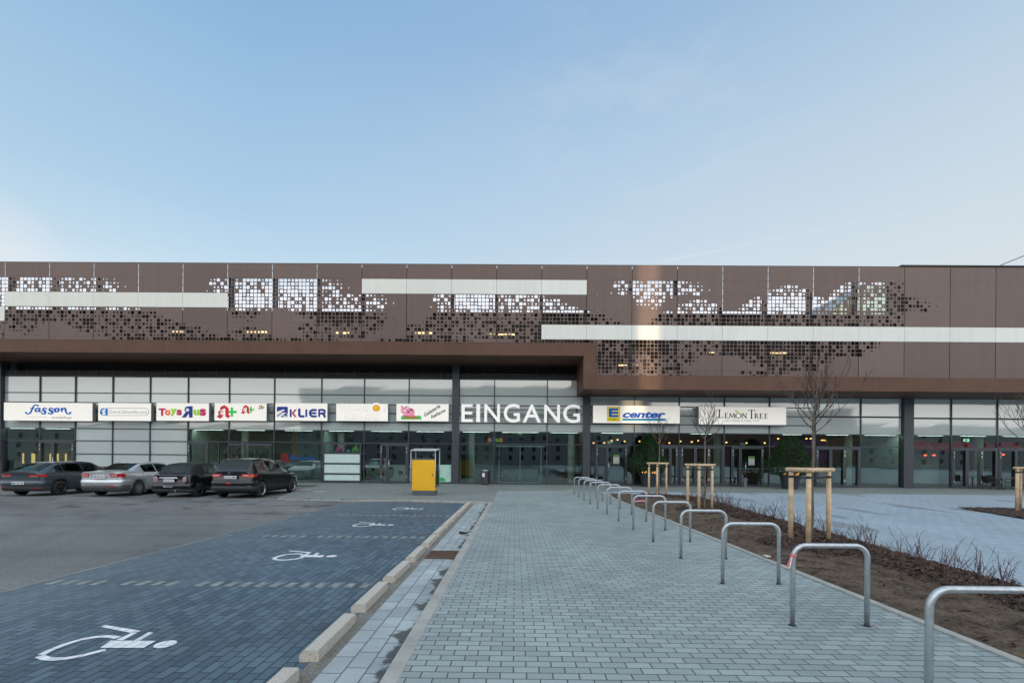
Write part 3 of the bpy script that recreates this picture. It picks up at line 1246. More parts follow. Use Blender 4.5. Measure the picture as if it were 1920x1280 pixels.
for sec, ztop in ((LEFT, ZTOPG), (MID, ZTOPG), (RIGHT, 5.74), (FAR, 5.74)):
    for i, px in enumerate(sec):
        if 0 < i < len(sec) - 1:
            vbar(px, 0.0, ztop)
    levels = [0.04, ZH, ZT]
    if sec is FAR:
        levels += [4.45]
    else:
        levels += [Z1, (Z1 + Z2) / 2, Z2]
    if ztop > 6:
        levels += [Z3, ZTOPG]
    for z in levels:
        p1 = sec[-1]
        if sec is RIGHT and z in (Z1, (Z1 + Z2) / 2, Z2):
            p1 = 1527
        hbar(sec[0], p1, z, 0.08 if z in (0.04, ZTOPG) else 0.05)
    if sec is RIGHT:
        hbar(1527.6, 1690, 4.55)
    for i in range(len(sec) - 1):
        a, c = sec[i], sec[i + 1]
        if sec is FAR or (sec is RIGHT and a >= 1527):
            zz = [(ZT, 4.5), (4.5, ztop)]
        elif ztop > 6:
            zz = [(ZT, Z1), (Z1, Z2), (Z2, Z3), (Z3, ztop)]
        else:
            zz = [(ZT, Z1), (Z1, Z2), (Z2, ztop)]
        for z0, z1 in zz:
            pane(a, c, z0, z1, False)
        if sec is LEFT and 142 <= a < 353:
            for z0, z1 in ((0.04, 0.9), (0.9, 1.74), (1.74, ZH), (ZH, ZT)):
                pane(a, c, z0, z1, False)
            hbar(a, c, 0.9); hbar(a, c, 1.74)
        else:
            pane(a, c, ZH, ZT, True)
            pane(a, c, 0.04, ZH, True)


def door(p0, p1, leaves, handles=(), head=ZH - 0.03, fw=0.09):
    """framed doors; leaves: pixel positions of the meeting stiles"""
    xs = [fx(p0)] + [fx(q) for q in leaves] + [fx(p1)]
    b = MB()
    y0, y1 = YG - 0.10, YG - 0.072
    b.box(xs[0] - .03, xs[0] + .05, y0, y1, 0.02, head + .02)
    b.box(xs[-1] - .05, xs[-1] + .03, y0, y1, 0.02, head + .02)
    b.box(xs[0] + .05, xs[-1] - .05, y0, y1, head - .06, head + .02)
    dr = b.build('door', M_frame, bld)
    for i in range(len(xs) - 1):
        a, c = xs[i] + (.052 if i == 0 else .004), xs[i + 1] - (.052 if i == len(xs) - 2 else .004)
        b = MB()
        b.box(a, a + fw, y0 - .01, y1, 0.03, head - .065)
        b.box(c - fw, c, y0 - .01, y1, 0.03, head - .065)
        b.box(a + fw, c - fw, y0 - .01, y1, 0.03, 0.13)
        b.box(a + fw, c - fw, y0 - .01, y1, head - .065 - fw, head - .065)
        b.build('leaf_frame', M_frame, dr)
        for zz in (0.35, 1.95, 2.2):
            xh = c - .02 if i % 2 else a + .02
            b = MB()
            b.box(xh - .014, xh + .014, y0 - .03, y0 - .011, zz, zz + .16)
            b.build('hinge', M_hinge, dr)
    for hpx in handles:
        x = fx(hpx)
        b = MB()
        b.tube([(x, y0 - .07, 0.75), (x, y0 - .07, 1.55)], 0.018, 8)
        b.tube([(x, y0 - .07, 0.85), (x, y0 - .01, 0.85)], 0.012, 6)
        b.tube([(x, y0 - .07, 1.45), (x, y0 - .01, 1.45)], 0.012, 6)
        b.build('handle', M_chrome, dr, smooth=True)
    return dr


door(76, 141, (102,), (104,))
door(354, 391, (), ())
door(714, 765.5, (728,), (731,))
door(1117, 1175, (1138,), (1141,))
door(1240, 1270, (1256,), ())
door(1276, 1356, (1303, 1328), ())
door(1371, 1430, (1387,), (1396,))
door(1529, 1611, (1556, 1582), ())
door(1784, 1868, (1811, 1838), ())
door(1871, 1948, (1903,), ())
# sliding entrance doors
b = MB()
for px in (936, 975.5, 1015):
    b.box(fx(px) - .025, fx(px) + .025, YG + .08, YG + .11, 0.03, 2.42)
b.box(fx(936) + .026, fx(975.5) - .026, YG + .08, YG + .11, 0.10, 0.15)
b.box(fx(975.5) + .026, fx(1015) - .026, YG + .08, YG + .11, 0.10, 0.15)
b.box(fx(930), fx(1022), YG + .06, YG + .14, 2.43, 2.52)
sl = b.build('sliding_door', M_hinge, bld)
b = MB()
b.box(fx(940), fx(974), YG + .09, YG + .095, 0.16, 2.4)
b.box(fx(977), fx(1013), YG + .09, YG + .095, 0.16, 2.4)
b.build('glass_leaf', glass('door glass', (0.7, 0.78, 0.76), 1.0, 0.0, 1.45, 0.02), sl)
# pharmacy bay, ice cream window
for px in (411, 459, 479):
    vbar(px, 0.06, ZH, 0.05)
b = MB()
b.box(fx(431), fx(512), YG - .1, YG - .06, 2.35, 2.5)
b.build('door_canopy', M_frame, bld)
b = MB()
x0, x1 = fx(607), fx(679)
for z in (2.55, 1.92, 1.24, 0.58, 0.10):
    b.box(x0 + .101, x1 - .101, YG - .12, YG - .075, z - .05, z + .05)
b.box(x0, x0 + .10, YG - .12, YG - .075, 0.05, 2.6)
b.box(x1 - .10, x1, YG - .12, YG - .075, 0.05, 2.6)
wf = b.build('window', M_frame, bld)
for z0, z1 in ((0.16, 0.52), (0.64, 1.18), (1.30, 1.86)):
    MB().box(x0 + .10, x1 - .10, YG - .10, YG - .08, z0, z1).build('frosted_pane', M_frost, wf)

# --- inside: floor, ceiling, walls, columns
M_ifloor = mat('interior floor', (0.16, 0.17, 0.165), 0.35, var=0.1, scale=1)
M_iceil = mat('interior ceiling', (0.09, 0.08, 0.075), 0.8)
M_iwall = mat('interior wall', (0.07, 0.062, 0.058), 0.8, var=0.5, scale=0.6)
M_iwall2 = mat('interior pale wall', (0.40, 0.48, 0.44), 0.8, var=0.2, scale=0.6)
M_wood = mat('interior timber', (0.09, 0.045, 0.028), 0.6, var=0.3, scale=2)
MB().box(-46, 60, YG + .16, 40, -0.1, 0.012).build('interior_floor', M_ifloor, bld)
MB().box(-46, 60, YG + .16, 40, 3.42, 3.5).build('interior_ceiling', M_iceil, bld)
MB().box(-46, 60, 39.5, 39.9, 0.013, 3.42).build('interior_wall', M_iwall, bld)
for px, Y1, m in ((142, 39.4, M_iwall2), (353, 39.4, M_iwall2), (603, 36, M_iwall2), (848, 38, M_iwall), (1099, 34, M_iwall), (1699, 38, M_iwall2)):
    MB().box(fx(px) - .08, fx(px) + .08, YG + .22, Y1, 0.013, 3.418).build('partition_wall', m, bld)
for p0, p1, Y in ((431, 600, 35.2), (1616, 1688, 34.0), (862, 925, 36.5), (1712, 1760, 36.0), (10, 140, 34.5)):
    MB().box(fx(p0, Y), fx(p1, Y), Y, Y + .12, .013, 3.418).build('back_wall', M_iwall2, bld)
M_fill = mat('hidden fill lamp', (0.8, 0.8, 0.75), 0.5, emit=(0.95, 1.0, 0.9), es=3.0)  # fill light added for the shops, hidden behind the transom
for p0, w in ((42, .8), (108, .8), (392, .9), (470, .9), (560, .9), (640, .8), (725, 1.0), (807, .9), (893, .9), (976, 1.2), (1058, .9), (1148, .7), (1315, .7), (1485, .6), (1570, .7), (1651, 1.0), (1745, .8), (1825, .8), (1905, .8)):
    x = fx(p0, 30.0, 815)
    MB().box(x - w, x + w, 29.88, 30.06, 3.385, 3.418).build('fill_lamp', M_fill, bld)
M_pcol = mat('pale round column', (0.42, 0.43, 0.38), 0.7, var=0.06)
for px in (884, 1071, 640, 1222, 1345, 1590, 1835, 460):
    p = on_y(px, 840, 31.2)
    MB().cyl((p.x, 31.2), 0.24, 0.013, 3.418, 24).build('interior_column', M_pcol, bld, smooth=False)
# ------------------------------------------------------------------ shop signs
YB = 28.98     # face of the sign boxes
M_signface = mat('white sign face', (0.74, 0.73, 0.69), 0.4, var=0.02, emit=(1.0, 0.93, 0.80), es=0.13)
M_signside = mat('sign box aluminium', (0.30, 0.31, 0.32), 0.45, 0.4)
M_letter = mat('white channel letter', (0.80, 0.79, 0.76), 0.4, var=0.02, emit=(1.0, 0.96, 0.90), es=0.11)
M_letterside = mat('letter return', (0.30, 0.29, 0.28), 0.5)


def colm(name, c, r=0.6, lit=True):
    return mat('sign ' + name, tuple(v * .85 for v in c), r, 0.0, 0.2, var=0.04, emit=c if lit else None, es=0.12)


BLUE = colm('royal blue', (0.015, 0.105, 0.46))
NAVY = colm('navy blue', (0.022, 0.045, 0.24))
SKYB = colm('sky blue', (0.02, 0.17, 0.50))
RED = colm('red', (0.55, 0.035, 0.05))
CRIM = colm('crimson', (0.46, 0.04, 0.12))
ORANGE = colm('orange', (0.80, 0.19, 0.06))
LIME = colm('lime green', (0.28, 0.62, 0.04))
GREEN = colm('green', (0.03, 0.52, 0.10))
GREY = colm('grey', (0.35, 0.35, 0.36))
BLACK = colm('black', (0.022, 0.020, 0.020))
WHITE = colm('white', (0.80, 0.80, 0.78))
YELL = colm('yellow', (0.85, 0.68, 0.03))
TEAL = colm('teal', (0.02, 0.24, 0.38))
PINK = colm('pink', (0.80, 0.28, 0.42))
MAROON = colm('maroon', (0.12, 0.02, 0.03))
PALE = colm('pale grey', (0.60, 0.595, 0.57))


class Crop:
    """turns positions read off an enlarged detail of the facade into points on the sign face"""
    def __init__(s, x0, y0, sc, Y=YB):
        s.x0, s.y0, s.sc, s.Y = x0, y0, sc, Y

    def p(s, x, y):
        v = on_y(s.x0 + x / s.sc, s.y0 + y / s.sc, s.Y)
        return (v.x, v.z)

    def text(s, mb, t, x0, y0, x1, y1, depth=0.03, **k):
        a = s.p(x0, y1); b = s.p(x1, y0)
        zc = (s.p((x0 + x1) / 2, y1)[1], s.p((x0 + x1) / 2, y0)[1])
        text_box(mb, t, (a[0], zc[0]), (b[0], zc[1]), s.Y - depth, depth - .001, **k)

    def poly(s, mb, pts, depth=0.02):
        mb.prism([s.p(*q) for q in pts], s.Y - depth, s.Y - .001)

    def stroke(s, mb, pts, w, depth=0.02, sm=4, n=8):
        """pen strokes; w in metres (one value or one per point)"""
        P = [Vector((*s.p(*q), 0)) for q in pts]
        if isinstance(w, (list, tuple)):
            P = [Vector((p.x, p.y, ww)) for p, ww in zip(P, w)]
        else:
            P = [Vector((p.x, p.y, w)) for p in P]
        Q = smooth_path(P, sm) if sm > 1 else P
        k = len(Q)
        for i in range(k - 1):            # flat ribbons with round joints
            a, b = Q[i], Q[i + 1]
            t = Vector((b.x - a.x, b.y - a.y))
            if t.length < 1e-6:
                continue
            t.normalize()
            nx, nz = -t.y, t.x
            ra, rb = a.z / 2, b.z / 2
            d = depth - .00013 * (i + 1) - .00005 * (len(mb.v) % 7)
            mb.prism([(a.x + nx * ra, a.y + nz * ra), (b.x + nx * rb, b.y + nz * rb), (b.x - nx * rb, b.y - nz * rb), (a.x - nx * ra, a.y - nz * ra)], s.Y - d, s.Y - .001)
        for i, a in enumerate(Q):
            r = a.z / 2
            d = depth + .0009 + .00011 * i + .00003 * (len(mb.v) % 11)
            mb.prism([(a.x + r * math.cos(u * math.pi / 4), a.y + r * math.sin(u * math.pi / 4)) for u in range(8)], s.Y - d, s.Y - .001)

    def disc(s, mb, x, y, rx, ry, depth=0.02, n=24):
        mb.prism([s.p(x + rx * math.cos(2 * math.pi * k / n), y + ry * math.sin(2 * math.pi * k / n)) for k in range(n)], s.Y - depth, s.Y - .001)


def sign_box(px0, px1, py0, py1, label):
    m = (px0 + px1) / 2
    x0 = on_y(px0, (py0 + py1) / 2, YB).x; x1 = on_y(px1, (py0 + py1) / 2, YB).x
    z0 = on_y(m, py1, YB).z; z1 = on_y(m, py0, YB).z
    t = thing('shop_sign', label, 'shop sign', ((x0 + x1) / 2, YB + .12, z0), 'shop signs along the facade')
    MB().box(x0 + .012, x1 - .012, YB, YB + .02, z0 + .012, z1 - .012).build('face', M_signface, t)
    MB().box(x0, x1, YB + .006, YB + .24, z0, z1).build('casing', M_signside, t)
    b = MB()
    for f in (0.2, 0.8):
        x = x0 + (x1 - x0) * f
        b.box(x - .03, x + .03, YB + .24, YG - .075, z0 + .1, z1 - .1)
    b.build('bracket', M_frame, t)
    return t


def add(mb, name, m, t):
    return mb.build(name, m, t)


# dry cleaner
t = sign_box(7, 173.5, 754.5, 788.7, 'white shop sign with blue script lettering of a textile cleaner')
C = Crop(0, 745, 1920 / 180)
b = MB()
def S(mb, pts, w, *a, **k):
    w = [v * .66 for v in w] if isinstance(w, list) else w * .66
    C.stroke(mb, pts, w, *a, **k)


S(b, [(522, 302), (545, 322), (580, 325), (612, 300), (640, 245), (665, 190), (695, 155), (735, 148), (765, 165)], [.17, .12, .10, .13, .14, .13, .10, .10, .14])
S(b, [(612, 218), (690, 214)], .07)
S(b, [(790, 222), (750, 215), (718, 240), (715, 272), (738, 282), (770, 262), (800, 215), (788, 262), (800, 283), (835, 270)], [.08, .12, .15, .15, .1, .08, .13, .16, .1, .06])
S(b, [(930, 228), (905, 208), (868, 222), (872, 255), (905, 278), (905, 312), (870, 328), (838, 312)], [.13, .09, .14, .2, .22, .17, .09, .15])
S(b, [(1060, 228), (1030, 208), (995, 222), (1000, 255), (1045, 278), (1050, 308), (1015, 328), (975, 312)], [.13, .09, .14, .2, .24, .18, .09, .15])
S(b, [(1140, 212), (1105, 235), (1108, 275), (1140, 285), (1172, 265), (1172, 228), (1140, 212)], [.09, .19, .19, .09, .18, .18, .09])
S(b, [(1212, 240), (1245, 215), (1240, 275)], [.08, .13, .15])
S(b, [(1250, 245), (1285, 212), (1312, 232), (1320, 280), (1345, 318), (1385, 326), (1412, 300)], [.08, .12, .18, .16, .13, .11, .18])
S(b, [(1090, 235), (1070, 228)], .07)
b.build('lettering', BLUE, t, fix=False)
b = MB()
C.text(b, 'textilpflege', 1028, 372, 1440, 432, bold=0.0, depth=.012)
b.build('small_lettering', GREY, t)
b = MB()
C.poly(b, [(535, 384), (940, 384), (940, 392), (535, 392)], .012)
b.build('underline', colm('apricot', (0.75, 0.5, 0.4)), t)

# fitness
t = sign_box(184, 283.4, 755, 788.8, 'white shop sign with a rounded outline around a thin web address')
C = Crop(180, 745, 1920 / 220)
b = MB()
pl = [(192, 174), (115, 174)] + [(122 + 55 * math.cos(a), 234 + 60 * math.sin(a)) for a in [math.pi * 1.5 - math.pi * k / 10 for k in range(1, 10)]] + [(115, 293), (192, 293)]
C.poly(b, pl, .02)
b.build('emblem', SKYB, t)
b = MB()
S = C.stroke
S(b, [(192, 174), (812, 174), (845, 190), (862, 222), (862, 248), (845, 278), (812, 293), (192, 293)], .03, .012, 1)
b.build('outline', GREY, t, fix=False)
b = MB()
C.text(b, 'Durch20minfit.com', 218, 206, 832, 262, depth=.012)
b.build('lettering', colm('warm grey', (0.42, 0.40, 0.40)), t)
b = MB()
S(b, [(95, 218), (135, 212), (160, 190)], [.05, .08, .06], .032, 2)
S(b, [(140, 205), (132, 245), (118, 275)], [.14, .12, .08], .034, 2)
S(b, [(140, 245), (155, 272), (118, 278)], [.1, .07, .06], .036, 2)
b.build('figure', WHITE, t, fix=False)

# toys
t = sign_box(293, 392, 755, 788.8, 'white shop sign with multicoloured toy shop letters and a mirrored blue R')
C = Crop(180, 745, 1920 / 220)
for ch, x0, y0, x1, y1, m, mir in (('T', 1032, 176, 1140, 296, CRIM, False), ('o', 1134, 200, 1222, 292, ORANGE, False), ('y', 1222, 182, 1325, 298, LIME, False), ('s', 1325, 196, 1408, 290, CRIM, False),
                                   ('R', 1408, 142, 1582, 326, NAVY, True), ('u', 1602, 198, 1692, 288, LIME, False), ('s', 1702, 184, 1802, 298, CRIM, False)):
    b = MB()
    C.text(b, ch, x0, y0, x1, y1, bold=0.045 if ch != 'R' else 0.05, mirror=mir, depth=.04)
    b.build('letter', m, t)
b = MB()
st = []
for k in range(10):
    r = 40 if k % 2 == 0 else 16
    a = -math.pi / 2 + k * math.pi / 5
    st.append((1502 + r * math.cos(a), 204 + r * math.sin(a)))
C.poly(b, st, .05)
b.build('star', WHITE, t)

# pharmacy
t = sign_box(402, 500, 755.3, 788.6, 'white shop sign with three red pharmacy letters and green crosses, shrinking in size')
C = Crop(395, 745, 1920 / 230)
for ox, oy, s in ((0, 0, 1.0), (380, 0, 0.66), (650, 0, 0.32)):
    q = lambda x, y: (95 + ox + (x - 95) * s, 118 + oy * 0 + (y - 118) * s)
    b = MB()
    C.poly(b, [q(*v) for v in ((150, 165), (160, 145), (215, 118), (225, 125), (265, 150), (285, 175), (285, 270), (310, 288), (275, 325), (232, 292), (232, 180), (205, 165), (200, 225), (180, 250), (195, 265), (185, 305), (150, 328), (95, 300), (130, 268), (120, 235), (122, 212), (150, 205))], .02)
    b.build('letter', RED, t)
    b = MB()
    C.poly(b, [q(*v) for v in ((288, 208), (318, 208), (318, 155), (350, 155), (350, 208), (408, 208), (408, 242), (350, 242), (350, 298), (318, 298), (318, 242), (288, 242))], .024)
    b.build('cross', GREEN, t)
    b = MB()
    C.poly(b, [q(*v) for v in ((160, 205), (200, 180), (222, 190), (225, 215), (200, 220), (165, 218))], .03)
    C.poly(b, [q(*v) for v in ((150, 232), (200, 228), (178, 255), (185, 275), (165, 270))], .03)
    b.build('figure', WHITE, t)

# hairdresser
t = sign_box(516, 614, 755.3, 788.8, 'white shop sign with navy capital letters beside a blue square emblem')
b = MB()
C.poly(b, [(1050, 143), (1195, 143), (1208, 155), (1208, 290), (1195, 303), (1050, 303), (1038, 290), (1038, 155)], .02)
b.build('emblem', NAVY, t)
b = MB()
C.poly(b, [(1036, 225), (1140, 185), (1165, 195), (1150, 205), (1036, 285)], .03)
C.poly(b, [(1040, 306), (1125, 240), (1160, 235), (1195, 250), (1205, 262), (1150, 258), (1095, 306)], .032)
C.disc(b, 1172, 270, 34, 30, .036)
b.build('figure', WHITE, t)
b = MB()
C.disc(b, 1175, 268, 24, 21, .042)
b.build('head', NAVY, t)
b = MB()
C.poly(b, [(1130, 205), (1165, 212), (1150, 232), (1128, 225)], .042)
b.build('accent', CRIM, t)
b = MB()
w = .145
S = C.stroke
C.poly(b, [(1240, 184), (1268, 184), (1268, 304), (1240, 304)])
S(b, [(1388, 186), (1388, 275), (1400, 292), (1420, 294), (1455, 294)], w, .02, 1)
C.poly(b, [(1484, 184), (1512, 184), (1512, 304), (1484, 304)])
S(b, [(1648, 196), (1595, 196), (1565, 212), (1556, 244), (1565, 276), (1595, 293), (1648, 293)], w * .95, .02, 3)
S(b, [(1560, 244), (1645, 244)], w * .85, .022, 1)
C.poly(b, [(1685, 184), (1712, 184), (1712, 304), (1685, 304)])
S(b, [(1700, 194), (1765, 194), (1785, 210), (1785, 230), (1768, 246), (1715, 248)], w * .9, .022, 2)
S(b, [(1750, 250), (1775, 265), (1785, 300)], w, .024, 1)
b.build('lettering', NAVY, t, fix=False)
b = MB()
C.poly(b, [(1270, 245), (1318, 184), (1350, 184), (1303, 245), (1348, 304), (1314, 304)], .021)
b.build('letter', CRIM, t)

# sushi bar
t = sign_box(630, 727.5, 756.3, 789.2, 'white shop sign with raised white lettering and an orange disc, of a sushi bar')
C = Crop(620, 745, 1920 / 230)
b = MB()
C.text(b, 'THAI-NIPPON', 148, 122, 845, 212, bold=.02, depth=.045)
C.text(b, 'SUSHI-BAR', 215, 246, 755, 336, bold=.02, depth=.045)
S = C.stroke
S(b, [(870, 120), (800, 190), (790, 230), (810, 285), (865, 330)], [.2, .16, .14, .12, .05], .05)
b.build('lettering', M_signface, t)
b = MB()
C.text(b, 'THAI-NIPPON', 143, 118, 850, 217, bold=.045, depth=.012)
C.text(b, 'SUSHI-BAR', 210, 242, 760, 341, bold=.045, depth=.012)
b.build('letter_outline', PALE, t)  # grey outline round the raised letters
b = MB()
C.disc(b, 716, 168, 92, 88, .05)
b.build('halo', M_signface, t)
b = MB()
C.disc(b, 718, 168, 56, 52, .06)
b.build('disc', colm('deep orange', (0.78, 0.25, 0.03)), t)
b = MB()
S(b, [(690, 150), (720, 140), (745, 152)], .05, .066)
S(b, [(685, 185), (715, 165), (752, 170)], .06, .067)
S(b, [(705, 205), (740, 198)], .05, .068)
b.build('pattern', YELL, t, fix=False)

# ice cream parlour
t = sign_box(743, 841.4, 756.5, 789.6, 'white shop sign with a pink cow on grass and slanting black script')
b = MB()
gr = [(1102, 342), (1102, 292)]
for k in range(16):
    gr += [(1106 + 20 * k, 300 + 5 * math.sin(k * 2.1)), (1116 + 20 * k, 276 + 6 * math.sin(k * 1.3))]
gr += [(1420, 295), (1420, 342)]
C.poly(b, gr, .016)
b.build('grass_shape', GREEN, t)
b = MB()
C.disc(b, 1235, 228, 80, 68, .02)
C.disc(b, 1148, 200, 52, 52, .024)
C.poly(b, [(1130, 260), (1200, 260), (1200, 298), (1130, 298)], .022)
C.poly(b, [(1262, 270), (1310, 240), (1310, 298), (1262, 298)], .0225)
C.poly(b, [(1095, 135), (1125, 128), (1140, 165), (1105, 160)], .026)
b.build('cow_shape', PINK, t)
b = MB()
C.poly(b, [(1235, 178), (1275, 180), (1300, 208), (1245, 200)], .03)
C.disc(b, 1217, 223, 17, 14, .03, 10)
C.disc(b, 1183, 148, 16, 8, .03, 8)
C.disc(b, 1212, 143, 10, 7, .03, 8)
b.build('patch', MAROON, t)
b = MB()
C.disc(b, 1160, 205, 28, 18, .031, 10)
C.disc(b, 1102, 198, 14, 14, .031, 10)
b.build('muzzle', colm('rose white', (0.8, 0.65, 0.68)), t)
b = MB()
C.text(b, 'muuu', 1140, 285, 1370, 334, bold=.03, depth=.034)
b.build('small_lettering', colm('brick red', (0.5, 0.09, 0.05)), t)


def slant_text(C, mb, s, xa, ya, xb, yb, h, depth=.016, bold=.012):
    vs, fs = text_polys(s, bold, 0.25, 4)
    x0 = min(v[0] for v in vs); x1 = max(v[0] for v in vs)
    A = Vector(C.p(xa, ya)); B = Vector(C.p(xb, yb))
    u = (B - A).normalized(); n = Vector((-u.y, u.x))
    k = (B - A).length / (x1 - x0)
    hh = h / C.sc * (YB / F)
    flat_solid(mb, vs, fs, lambda a, c, d: (A.x + u.x * (a - x0) * k + n.x * c * hh, C.Y - depth + d, A.y + u.y * (a - x0) * k + n.y * c * hh), depth - .001)


b = MB()
slant_text(C, b, 'Gelateria', 1478, 300, 1720, 150, 78)
slant_text(C, b, 'Italiana', 1580, 330, 1800, 215, 72)
b.build('lettering', BLACK, t)

# entrance letters
C = Crop(840, 680, 1625 / 330, 29.0)
ent = thing('entrance_sign', 'big white free standing capital letters reading EINGANG above the entrance', 'lettering sign', (on_y(975, 790, 29.0).x, 29.1, 3.95))
for ch, x0, x1, y0, y1 in (('E', 126, 230, 383, 545), ('I', 262, 297, 383, 546), ('N', 336, 480, 383, 547), ('G', 515, 664, 381, 550), ('A', 690, 858, 387, 550), ('N', 887, 1033, 388, 551), ('G', 1062, 1218, 386, 554)):
    b = MB()
    C.text(b, ch, x0, y0, x1, y1, depth=.13, bold=.010, res=8)
    b.build('letter', M_letter, ent)
b = MB()
b.box(fx(868), fx(1086), 29.06, 29.10, 4.30, 4.36)
b.box(fx(868), fx(1086), 29.06, 29.10, 4.75, 4.81)
for px in (872, 927, 1025, 1080):
    b.box(fx(px) - .03, fx(px) + .03, 29.10, YG - .06, 4.2, 4.9)
b.build('mounting_rail', M_frame, ent)

# supermarket
t = sign_box(1111.6, 1275, 760, 793.3, 'wide cream shop sign with a yellow square emblem and blue slanted word center')
C = Crop(1100, 750, 1920 / 190)
b = MB()
C.poly(b, [(388, 124), (634, 124), (634, 402), (388, 402)], .02)
b.build('emblem_edge', colm('olive edge', (0.45, 0.25, 0.02)), t)
b = MB()
C.poly(b, [(396, 132), (626, 132), (626, 394), (396, 394)], .026)
b.build('emblem', YELL, t)
b = MB()
C.poly(b, [(416, 152), (606, 152), (594, 196), (474, 196), (474, 216), (604, 216), (596, 258), (474, 258), (474, 278), (606, 278), (600, 322), (416, 322)], .034)
b.build('letter', BLUE, t)
b = MB()
C.text(b, 'EDEKA', 415, 344, 608, 376, depth=.034, bold=.025)
b.build('small_lettering', BLACK, t)
b = MB()
C.text(b, 'center', 680, 212, 1494, 336, depth=.04, bold=.036, shear=.24, res=6)
b.build('lettering', BLUE, t)
b = MB()
C.poly(b, [(678, 346), (1494, 346), (1494, 390), (678, 384)], .02)
b.build('underline', TEAL, t)

# restaurant
t = sign_box(1310, 1474.5, 762.3, 796, 'wide white shop sign with thin dark serif capitals and a green leaf')
C = Crop(1300, 750, 1920 / 190)
b = MB()
S = C.stroke
TK, TN = .070, .030


def serif(x, y, w):
    S(b, [(x - w, y), (x + w, y)], .022, .013, 1)


def letter_L(x0, x1, y0, y1, k=1):
    S(b, [(x0 + 16, y0), (x0 + 16, y1)], TK * k, .014, 1); serif(x0 + 16, y0, 20 * k)
    S(b, [(x0 - 4, y1), (x1, y1), (x1 + 4, y1 - 22 * k)], TN, .015, 1)


def letter_E(x0, x1, y0, y1):
    m = (y0 + y1) / 2
    S(b, [(x0 + 12, y0), (x0 + 12, y1)], TK * .8, .014, 1)
    S(b, [(x0, y0), (x1 - 4, y0), (x1 - 3, y0 + 12)], TN * .8, .015, 1)
    S(b, [(x0 + 12, m), (x1 - 12, m)], TN * .8, .0155, 1)
    S(b, [(x0, y1), (x1, y1), (x1 + 2, y1 - 14)], TN * .8, .016, 1)


letter_L(476, 560, 180, 330)
letter_E(598, 652, 246, 335)
S(b, [(682, 336), (696, 248)], TN, .014, 1); S(b, [(696, 248), (732, 325)], TK * .8, .0145, 1)
S(b, [(732, 325), (768, 248)], TN, .015, 1); S(b, [(768, 248), (780, 336)], TK * .85, .0155, 1); serif(682, 336, 14); serif(780, 336, 14)
S(b, [(854, 244), (815, 262), (803, 292), (815, 322), (854, 340), (893, 322), (905, 292), (893, 262), (854, 244)], [TN, TK * .7, TK * .85, TK * .7, TN, TK * .7, TK * .85, TK * .7, TN], .014)
S(b, [(932, 338), (932, 250)], TN, .014, 1); S(b, [(932, 250), (1000, 336)], TK * .8, .0145, 1); S(b, [(1000, 336), (1000, 250)], TN, .015, 1)
serif(932, 338, 14); serif(1000, 250, 14)
S(b, [(1102, 190), (1102, 340)], TK, .014, 1); S(b, [(1036, 205), (1040, 190), (1166, 190), (1170, 205)], TN, .015, 1); serif(1102, 340, 24)
S(b, [(1172, 256), (1172, 342)], TK * .8, .014, 1); serif(1172, 342, 14)
S(b, [(1160, 256), (1200, 258), (1212, 276), (1200, 296), (1172, 300)], TN * 1.2, .015, 2); S(b, [(1195, 298), (1225, 342)], TK * .75, .0155, 1)
letter_E(1256, 1310, 256, 342)
letter_E(1346, 1402, 258, 345)
b.build('lettering', BLACK, t, fix=False)
b = MB()
C.poly(b, [(784, 192), (815, 192), (845, 206), (858, 232), (830, 226), (800, 218)], .014)
b.build('leaf_shape', LIME, t)
b = MB()
C.text(b, 'EAT FRESH & CHILL OUT', 612, 372, 1250, 402, depth=.012)
b.build('small_lettering', GREY, t)

# lettering stuck on the glass: parts of the building
C = Crop(500, 830, 16.0, YG - .02)
b = MB()
C.text(b, 'a', 425, 302, 690, 582, bold=.05, depth=.006)
b.build('window_letter', colm('dull red', (0.17, 0.016, 0.02), lit=False), bld)
b = MB()
C.text(b, 'a', 704, 345, 838, 505, bold=.04, depth=.006)
C.text(b, 'potheke', 842, 385, 1462, 540, bold=.035, depth=.006)
b.build('window_lettering', colm('deep blue', (0.012, 0.07, 0.22), lit=False), bld)
C = Crop(840, 680, 1625 / 330, YG + .55)
for ch, x0, x1, y0, y1, m, mir in (('s', 365, 402, 694, 730, ORANGE, 0), ('R', 402, 440, 690, 732, BLUE, 1), ('u', 442, 472, 698, 728, LIME, 0), ('s', 472, 506, 694, 732, ORANGE, 0)):
    b = MB()
    C.text(b, ch, x0, y0, x1, y1, bold=.05, depth=.02, mirror=bool(mir))
    b.build('window_letter', m, bld)
C = Crop(1380, 680, 1625 / 330, YG - .02)
b = MB()
C.text(b, 'LEMON TREE', 1195, 858, 1415, 892, bold=0.0, depth=.006)
b.build('window_lettering', colm('faint etched grey', (0.10, 0.12, 0.12), lit=False), bld)
# notices on the restaurant doors
for px, py in ((1155.5, 861), (1409, 864)):
    a = on_y(px - 6, py + 8, YG - .12); c = on_y(px + 6, py - 9, YG - .12)
    b = MB()
    b.box(a.x, c.x, YG - .125, YG - .115, a.z, c.z)
    n_ = b.build('door_notice', colm('notice', (0.36, 0.42, 0.36), lit=False), bld)
    b = MB()
    b.box(a.x, c.x, YG - .13, YG - .126, c.z - .14, c.z - .003)
    b.build('header', colm('notice green', (0.13, 0.28, 0.07), lit=False), n_)
    b = MB()
    b.box(a.x + .06, a.x + .17, YG - .131, YG - .126, a.z + .12, a.z + .38)
    b.box(c.x - .17, c.x - .06, YG - .131, YG - .126, a.z + .12, a.z + .38)
    b.build('picture', GREY, n_)
